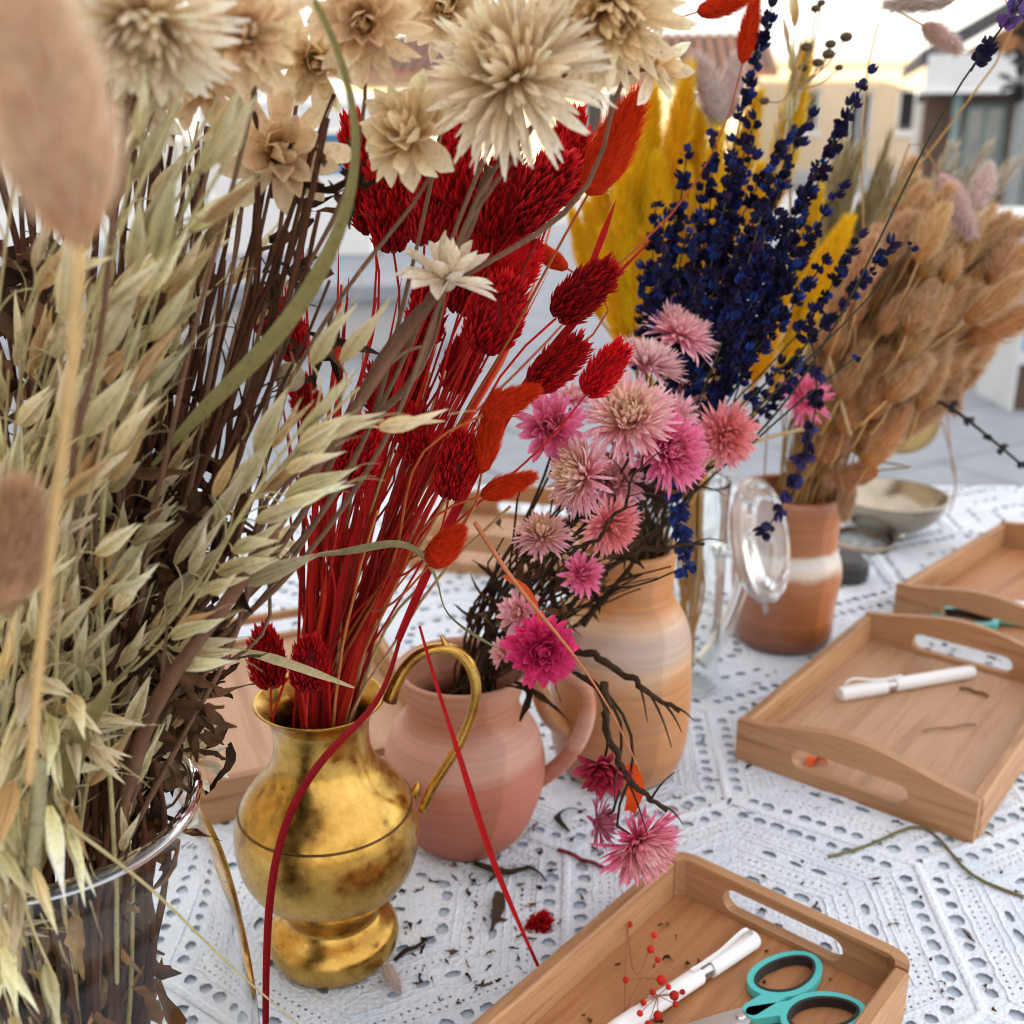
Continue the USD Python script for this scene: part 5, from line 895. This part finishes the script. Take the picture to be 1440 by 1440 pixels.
# ------------------------------------------------------------------ beige hare tails, grey grass and pods in the brown pot
rng = np.random.default_rng(71); BEI, BEIT = (.45, .20, .07), (.90, .66, .42); PFL = CLOTHZ + .03
poly = Polygon([(1170, 440), (1215, 330), (1265, 265), (1330, 290), (1390, 330), (1425, 400), (1400, 480), (1330, 560), (1270, 610), (1190, 640), (1150, 590), (1150, 500)]); cnt = 0
def beige(x, y, d, ang_, l, w, label=None, col=BEI, tip=BEIT, group='beige hare tails in the brown pot', nh=1500):
    a = math.radians(ang_); ax = vdir(math.cos(a), math.sin(a), rng.normal(0, .25)); c = P(x, y, d); L, R = l * mpp(c), w / 2 * mpp(c); b0 = c - ax * L * .5; t = Thing('hare_tail_grass', label or 'beige hare tail grass in the dense bunch in the brown pot', 'dried grass', b0, group=None if label else group)
    v, f, cc = fuzzy(b0, ax, L, R, nh, rng, jit(col, rng, .12), jit(tip, rng, .08), hl=.27, hw=.0002, bend=rng.uniform(-.1, .1), flare=.85); t.add('seed_head', (v, f), FUZZ, cc)
    cv = bouquet_stem(PMOUTH, .045, b0, rng, PFL, mids=[lerp(PMOUTH, b0, .6) + [0, 0, .012], b0 - ax * .03], n=18); t.add('stem', tube(cv, .0009, 6), STEM, jit((.42, .24, .10), rng, .15), True)
while cnt < 145:
    x, y = rng.uniform(1140, 1430), rng.uniform(260, 650)
    if not poly.contains(Point(x, y)): continue
    a = math.degrees(math.atan2(760 - y, x - 1110)) + rng.normal(0, 9); d = 1.04 + rng.normal(0, .06); beige(x, y, d, a, rng.uniform(72, 104), rng.uniform(29, 38)); cnt += 1
beige(1418, 455, 1.0, 22, 130, 44, 'beige hare tail sticking out farthest to the right'); beige(1395, 275 + 60, 1.02, 30, 110, 44, 'beige hare tail pointing right below the pale pink ones'); beige(1428, 365, 1.0, 24, 110, 40, 'beige hare tail touching the right edge of the photo'); beige(1200, 668, .99, 190, 70, 34, 'drooping beige hare tail at the lip of the brown pot, upper', tip=(.68, .5, .38)); beige(1190, 700, .98, 265, 60, 26, 'drooping beige hare tail at the lip of the brown pot, lower', tip=(.7, .54, .42)); beige(1330, 540, 1.0, -70, 80, 38, 'drooping pale beige hare tail beside the brass bowl', tip=(.7, .52, .4))
WHT, WHTT = (.62, .47, .42), (.78, .68, .64)
for (x, y, d, a, l, w, lab) in [(1345, 285, .98, -62, 95, 34, 'pale pink hare tail nodding over the beige bunch'), (1382, 262, 1.0, 68, 70, 34, 'pale tipped hare tail upright at the top of the beige bunch'), (1325, 52, .92, -58, 85, 26, 'pale pinkish hare tail nodding against the sky'), (1295, 4, .92, 178, 90, 22, 'pale pinkish hare tail lying along the top edge'), (1000, 130, .98, 108, 100, 40, 'soft white hare tail left of the long lavender stalk'), (1028, 125, 1.0, 80, 90, 34, 'soft white hare tail close to the orange hare tail')]:
    beige(x, y, d, a, l, w, lab, WHT, WHTT)
for k in range(34):                      # feathery grey-green grass
    x, y = rng.uniform(1150, 1260), rng.uniform(190, 330); d = 1.08 + rng.normal(0, .03); h = P(x, y, d); b0 = P(lerp(x, 1120, .45), lerp(y, 600, .42), d); t = Thing('feather_grass', 'feathery grey green grass plume between lavender and beige bunch', 'dried grass', b0, group='feathery grey green grass')
    v, f, c = fuzzy(b0, h - b0, np.linalg.norm(h - b0), .006, 260, rng, (.36, .29, .15), (.5, .42, .27), hl=.25, hw=.0004, flare=.2, bend=.05, k=6); t.add('plume', (v, f), FUZZ, c); t.add('stem', tube(bouquet_stem(PMOUTH, .045, b0, rng, PFL, n=12), .0009, 5), STEM, (.36, .28, .14), True)
for k in range(16):
    x, y = rng.uniform(1340, 1450), rng.uniform(190, 270); d = 1.2; h = P(x, y, d); b0 = P(lerp(x, 1180, .55), lerp(y, 520, .55), d); t = Thing('feather_grass', 'pale wispy grass plume rising behind the beige bunch', 'dried grass', b0, group='pale wispy grass behind the beige bunch')
    v, f, c = fuzzy(b0, h - b0, np.linalg.norm(h - b0), .004, 220, rng, (.5, .42, .32), (.62, .55, .45), hl=.22, hw=.0004, flare=.14, bend=.06, k=6); t.add('plume', (v, f), FUZZ, c); t.add('stem', tube(bouquet_stem(PMOUTH, .045, b0, rng, PFL, n=12), .0009, 5), STEM, (.4, .33, .2), True)
pd = Thing('seed_pod_sprig', 'branched sprig of small brown seed pods against the sky', 'dried sprig', P(1120, 300, .9)); js = P(1112, 125, .9)
pd.add('stem', tube(spline([PMOUTH + [0, 0, -.1], PMOUTH, P(1112, 330, .92), js], 20), .0012, 6), STEM, (.3, .22, .12), True)
for (x, y, r) in [(1190, 52, 9), (1168, 62, 8), (1147, 12, 7), (1134, 66, 8), (1165, 76, 9), (1150, 88, 8), (1075, 142, 7), (1180, 95, 6), (1155, 4, 6), (1130, 95, 7)]:
    e_ = P(x, y, .9); pd.add('twig', tube(spline([js, lerp(js, e_, .5) + [.004, 0, -.004], e_], 8), .0006, 5), STEM, (.3, .22, .12), True); o = tm(trimesh.creation.icosphere(2, 1.0)); pd.add('pod', (o[0] * [1, 1, .75] * r * mpp(e_) + e_, o[1]), HUSK, jit((.13, .085, .05), rng, .3, len(o[0])), True)
oat([P(1090, 260, .9), P(1108, 160, .9), P(1116, 70, .9), P(1118, 28, .9)], rng, 14, .2, vdir(0, 1, 0) * 1.2, label='pale wheat like oat ear standing against the sky', group=None, size=.02, reach=.3)
lavender([P(1240, 560, 1.0), P(1305, 560, .98), P(1370, 598, .97), P(1450, 665, .96)], rng, 6, 'dark bare branch bending right over the metal bowl', None, .12, [(.05, .045, .06)], stem=(.03, .025, .02), sw=.002, fs=.006, per=2)
for pts, lab in [([P(1165, 500, .95), P(1180, 555, .945), P(1196, 612, .94)], 'broken beige straw leaning before the beige bunch'), ([P(1060, 622, .9), P(1100, 610, .9), P(1136, 602, .9)], 'short cut straw pointing right above the jar lid')]:
    t = Thing('straw', lab, 'straw', pts[0]); t.add('stalk', tube(spline(pts, 8), .0016, 6), STEM, (.55, .4, .22), True)

# ------------------------------------------------------------------ things in the trays and on the cloth
rng = np.random.default_rng(81)
def oriented(vf, p, along, side, up): v = vf[0]; return v[:, :1] * along + v[:, 1:2] * side + v[:, 2:] * up + p, vf[1]
def pen(name, label, a, b, z, ends=True):
    p0, p1 = T(*a, z), T(*b, z); e = unit(p1 - p0); L = np.linalg.norm(p1 - p0); r = L * .043; s = np.cross([0, 0, 1.], e); up = np.array([0, 0, 1.]); p0 = p0 * [1, 1, 0] + [0, 0, z + r]; t = Thing(name, label, 'pen', p0)
    def rev(pr): v, f = lathe(pr, (0, 0, 0), 28); return np.c_[v[:, 2], v[:, 0], v[:, 1]], f
    t.add('barrel', oriented(rev([(.0003, 0), (r * .8, .0008), (r * .92, .004), (r, .01), (r, L * .60), (r * .93, L * .604), (.0003, L * .6045)]), p0, e, s, up), PLASTIC, smooth=25); t.add('collar', oriented(rev([(r * .82, L * .6046), (r * .84, L * .67), (.0003, L * .671)]), p0, e, s, up), STEEL, smooth=25)
    t.add('cap', oriented(rev([(.0003, L * .6715), (r * 1.06, L * .672), (r * 1.06, L * .975), (r * .95, L), (.0003, L * 1.003)]), p0, e, s, up), PLASTIC, smooth=25); c = spline([(L * .97, 0, r * 1.0), (L * .96, 0, r * 1.6), (L * .80, 0, r * 1.55), (L * .55, 0, r * 1.3)], 14); t.add('clip', oriented(ribbon(c, r * .55, np.array([0, 0, 1.]), .1), p0, e, s, up), PLASTIC, smooth=True)
FZ = CLOTHZ + .001 + .0085
pen('pen', 'white pen with silver collar beside the turquoise scissors in the front tray', (850, 1470), (1060, 1330), FZ)
pen('pen', 'white pen lying in the arched tray with the twig', (1368, 952), (1180, 985), FZ)
def scissors(label, piv, ang, sc, z):
    t = Thing('scissors', label, 'scissors', (piv[0], piv[1], z), ang)
    for s in (-1, 1):
        bl = Polygon([(-.105, s * .002), (-.06, s * .011), (0, s * .008), (.03, s * .005), (.03, -s * .004), (0, -s * .006), (-.05, s * .0)]); v, f = tm(trimesh.creation.extrude_polygon(bl, .002, engine='earcut')); t.add('blade', ((v + [0, 0, .004 + .0021 * (s + 1) / 2]) * sc, f), STEEL, local=True)
        a = np.linspace(0, 2 * math.pi, 49)[:-1]; cx, cy = .062, s * .0235; lx, ly = .034, .0205
        ring = np.c_[cx + lx * np.cos(a) * (1 + .12 * np.sin(a) * s), cy + ly * np.sin(a) + .003 * s * np.cos(a)]; O, I, I2 = Polygon(ring).buffer(.0024), Polygon(ring).buffer(-.0030), Polygon(ring).buffer(-.0056)
        arm = LineString([(.012, s * .002), (.045, s * .009)]).buffer(.0068); sh = unary_union([O, arm]).difference(I)
        v, f = tm(trimesh.creation.extrude_polygon(sh, .0075, engine='earcut')); t.add('handle', ((v + [0, 0, .0015]) * sc, f), TURQ, local=True, smooth=30)
        v, f = tm(trimesh.creation.extrude_polygon(I.buffer(-.0002).difference(I2), .0088, engine='earcut')); t.add('grip_lining', ((v + [0, 0, .0008]) * sc, f), RUBB, local=True, smooth=30)
    v, f = lathe([(.0001, .0), (.0042, 0), (.0042, .0088), (.003, .0098), (.0001, .0099)], (0, 0, 0), 20); t.add('rivet', (v * sc, f), STEEL, local=True, smooth=30)
hA, hB = T(1120, 1375, FZ), T(1150, 1440, FZ); pv = T(1040, 1440, FZ); an = math.atan2(*((hA + hB) / 2 - pv)[1::-1]); scissors('turquoise handled scissors lying open in the front tray', pv, an, .72, FZ)
pv2 = T(1400, 852, FZ); scissors('turquoise handled scissors lying in the farthest tray', T(1440, 880, FZ), math.radians(150), .9, FZ)
solo('paper_card', (lambda m: m)(oriented(boxm(-.03, .03, -.02, .02, 0, .0012), T(1450, 858, FZ), np.array([.95, -.3, 0]), np.array([.3, .95, 0]), np.array([0, 0, 1.]))), WHITEC, 'white card lying in the farthest tray by the scissors', 'card')
t = Thing('berry_sprig', 'sprig of tiny bright red berries lying over the white pen in the front tray', 'dried sprig', T(880, 1440, FZ)); g0 = T(878, 1430, FZ + .004); nod = [T(882, 1290, FZ + .012), T(915, 1330, FZ + .012), T(905, 1375, FZ + .01), T(925, 1400, FZ + .012)]; prev = g0
for nd in nod: t.add('twig', tube(spline([g0 if nd is not nod[1] else nod[0], (g0 + nd) / 2 + [0, 0, .004], nd], 8), .0004, 5), STEM, (.32, .12, .06), True)
for (x, y) in [(880, 1378), (925, 1350), (930, 1378), (918, 1395), (940, 1388), (950, 1412), (900, 1425), (925, 1428), (912, 1440), (948, 1400), (920, 1315), (885, 1300), (915, 1335), (960, 1395), (905, 1410)]:
    b_ = T(x, y, FZ + .012 + rng.uniform(-.003, .004)); nd = nod[int(np.argmin([np.linalg.norm(b_ - q) for q in nod]))]; t.add('twig', tube(spline([nd, b_], 4), .0003, 4), STEM, (.32, .12, .06), True); o = tm(trimesh.creation.icosphere(2, rng.uniform(.0016, .0028))); t.add('berry', (o[0] * (1 + .1 * meshkit.noise(o[0] * 900)[:, None]) + b_, o[1]), HUSK, jit((.62, .03, .02), rng, .15), True)
def lying(name, label, cat_, pts, w, col, z=CLOTHZ + .002, rib=True, mat=LEAF, group=None, tw=1.0):
    c = np.array([T(x, y, z) for x, y in pts]); c = spline(c, 16); c[:, 2] += np.abs(np.sin(np.linspace(0, 6, 16))) * .0015; vf = ribbon(c, np.interp(np.linspace(0, 1, 16), [0, .4, 1], [.4, 1, .2]) * w, np.array([0, 0, 1.]), .3, tw) if rib else tube(c, w / 2, 6)
    solo(name, vf, mat, label, cat_, group, col=jit(col, rng, .12, len(vf[0])), smooth=True)
lying('twig', 'olive dried stem lying bent between the front tray and the arched tray', 'stem', [(1165, 1205), (1235, 1185), (1300, 1165), (1340, 1205), (1370, 1235), (1440, 1262)], .0026, (.16, .14, .07), rib=False, mat=STEM)
lying('twig', 'dark red brown stem piece in the arched tray beside the pen', 'stem', [(1125, 982), (1140, 966), (1158, 948)], .003, (.22, .03, .03), FZ + .002, False, STEM); lying('twig', 'thin brown straw lying in the arched tray', 'straw', [(1298, 1028), (1335, 1024), (1372, 1019)], .0018, (.3, .18, .1), FZ + .001, False, STEM); lying('twig', 'short dark twig behind the pen in the arched tray', 'stem', [(1350, 968), (1370, 973), (1390, 980)], .0028, (.15, .08, .04), FZ + .001, False, STEM)
lying('orange_petal', 'bright orange leaf piece in the arched tray seen through its hand slot', 'leaf', [(1138, 1078), (1150, 1070), (1165, 1076)], .012, (.75, .12, .03), FZ + .001); lying('dried_leaf', 'large dark brown dried leaf on the cloth below the clay jug', 'leaf', [(665, 1215), (710, 1232), (745, 1225), (768, 1240)], .013, (.06, .038, .02)); lying('dried_leaf', 'dark curled leaf on the cloth left of the front tray', 'leaf', [(705, 1255), (698, 1280), (690, 1310)], .010, (.07, .045, .03))
lying('dried_leaf', 'dark forked leaf stalk on the cloth beside the brass jug foot', 'leaf', [(555, 1352), (585, 1335), (612, 1318)], .007, (.04, .03, .02)); lying('twig', 'dark red twig on the cloth beyond the front tray corner', 'stem', [(785, 1195), (815, 1208), (850, 1222)], .003, (.2, .03, .04), rib=False, mat=STEM); lying('dried_leaf', 'curved dark leaf stalk on the cloth right of the clay jug', 'leaf', [(800, 1170), (785, 1150), (800, 1140), (820, 1143)], .006, (.04, .03, .02))
red_head(748, 1312, 70, 34, 48, T(748, 1312)[1], 'red canary grass head lying on the cloth beside the front tray', stem=False, lean=.1); c = T(552, 1385, CLOTHZ + .007); t = Thing('hare_tail_grass', 'small white hare tail lying on the cloth before the brass jug', 'dried grass', c); a_ = T(540, 1355, CLOTHZ + .008); v, f, cc = fuzzy(a_, T(572, 1412, CLOTHZ + .006) - a_, .024, .0048, 700, rng, (.7, .58, .54), (.8, .72, .7), hl=.2); t.add('seed_head', (v, f), FUZZ, cc)
t = strand('orange_leaf', 'bright orange folded leaf hanging behind the dark crimson strawflower', 'leaf', [(882, 1075, .575), (892, 1100, .575), (885, 1140, .575)], .011, (.8, .10, .02), tap=(.8, 1, .6), fold=.3)
cb_ = []; 
for k in range(270):
    x, y = (rng.uniform(560, 900), rng.uniform(1150, 1420)) if k < 130 else (rng.uniform(960, 1440), rng.uniform(1050, 1440)) if k < 190 else (rng.uniform(700, 1440), rng.uniform(830, 1150))
    p = T(x, y, CLOTHZ + .0022); a = rng.uniform(0, 6.28); cb_.append(crumpled(p, np.array([math.cos(a), math.sin(a), .05]), rng.uniform(.002, .011), rng.uniform(.0012, .0035), rng, LFC[rng.integers(0, 4)]))
v, f, c = cat(*cb_); solo('leaf_crumbs', (v, f), LEAF, 'dark crumbs of dried leaf scattered over the white crochet cloth', 'crumbs', kind='stuff', col=c)
cb_ = []
for k in range(40):
    x, y = (rng.uniform(760, 1250), rng.uniform(1260, 1440)); p = T(x, y, FZ + .0008); q = (p[:2] - F1[:2]) @ ln, (p[:2] - F1[:2]) @ (e1 / w1)
    if not (-.27 < q[0] < -.015 and .015 < q[1] < w1 - .015): continue
    a = rng.uniform(0, 6.28); cb_.append(crumpled(p, np.array([math.cos(a), math.sin(a), .05]), rng.uniform(.002, .006), rng.uniform(.0015, .003), rng, LFC[rng.integers(0, 4)]))
v, f, c = cat(*cb_); solo('leaf_crumbs', (v, f), LEAF, 'few dark crumbs of dried leaf in the front tray', 'crumbs', kind='stuff', col=c)

# ------------------------------------------------------------------ labels of look-alikes that the photo lets one tell apart: by their place in the row
ONES = 'first second third fourth fifth sixth seventh eighth ninth tenth eleventh twelfth thirteenth fourteenth fifteenth sixteenth seventeenth eighteenth nineteenth'.split()
def nth(k):
    if k < 20: return ONES[k - 1]
    t_ = ('twent', 'thirt', 'fort', 'fift', 'sixt', 'sevent')[k // 10 - 2]; return t_ + 'ieth' if k % 10 == 0 else t_ + 'y ' + ONES[k % 10 - 1]
for grp, short in (('oat stalks in the glass vase', 'dried oat stalk in the glass vase'), ('oat stalks reaching over the red stems', 'oat stalk reaching right across the red stems'), ('drooping oat stalks', 'oat stalk drooping over the front of the vase'), ('lavender stalks', 'dark blue lavender stalk before the yellow plumes'), ('golden yellow plumes behind the lavender', 'golden yellow plume behind the lavender'),
                   ('brown stems in the glass vase', 'brown woody branch rising from the glass vase'), ('red canary grass in the brass jug', 'dark red canary grass head above the brass jug'), ('feathery grey green grass', 'feathery grey green grass plume left of the beige bunch'), ('pale wispy grass behind the beige bunch', 'pale wispy grass plume behind the beige bunch'), ('thin dark stems in the clay jug', 'thin dark dried flower stem from the clay jug'), ('pale straws among the red stems', 'pale straw among the red stems')):
    found = [p for p in stage.GetPrimAtPath('/World').GetChildren() if p.GetCustomDataByKey('group') == grp]; key = []
    for p in found:
        best = None
        for q in Usd.PrimRange(p):
            if q.IsA(UsdGeom.Mesh):
                pts = np.array(UsdGeom.Mesh(q).GetPointsAttr().Get(), float) + np.array(p.GetAttribute('xformOp:translate').Get()); w = pts[np.argmax(pts[:, 2])]
                if grp.startswith('drooping'): w = pts[np.argmin(pts[:, 2])]
                if best is None or (w[2] > best[2]) != grp.startswith('drooping'): best = w
        key.append(best[0] / depth(best))
    for k, i in enumerate(np.argsort(key)): found[i].SetCustomDataByKey('label', f'{short}, its tip {nth(k + 1)} from the left')
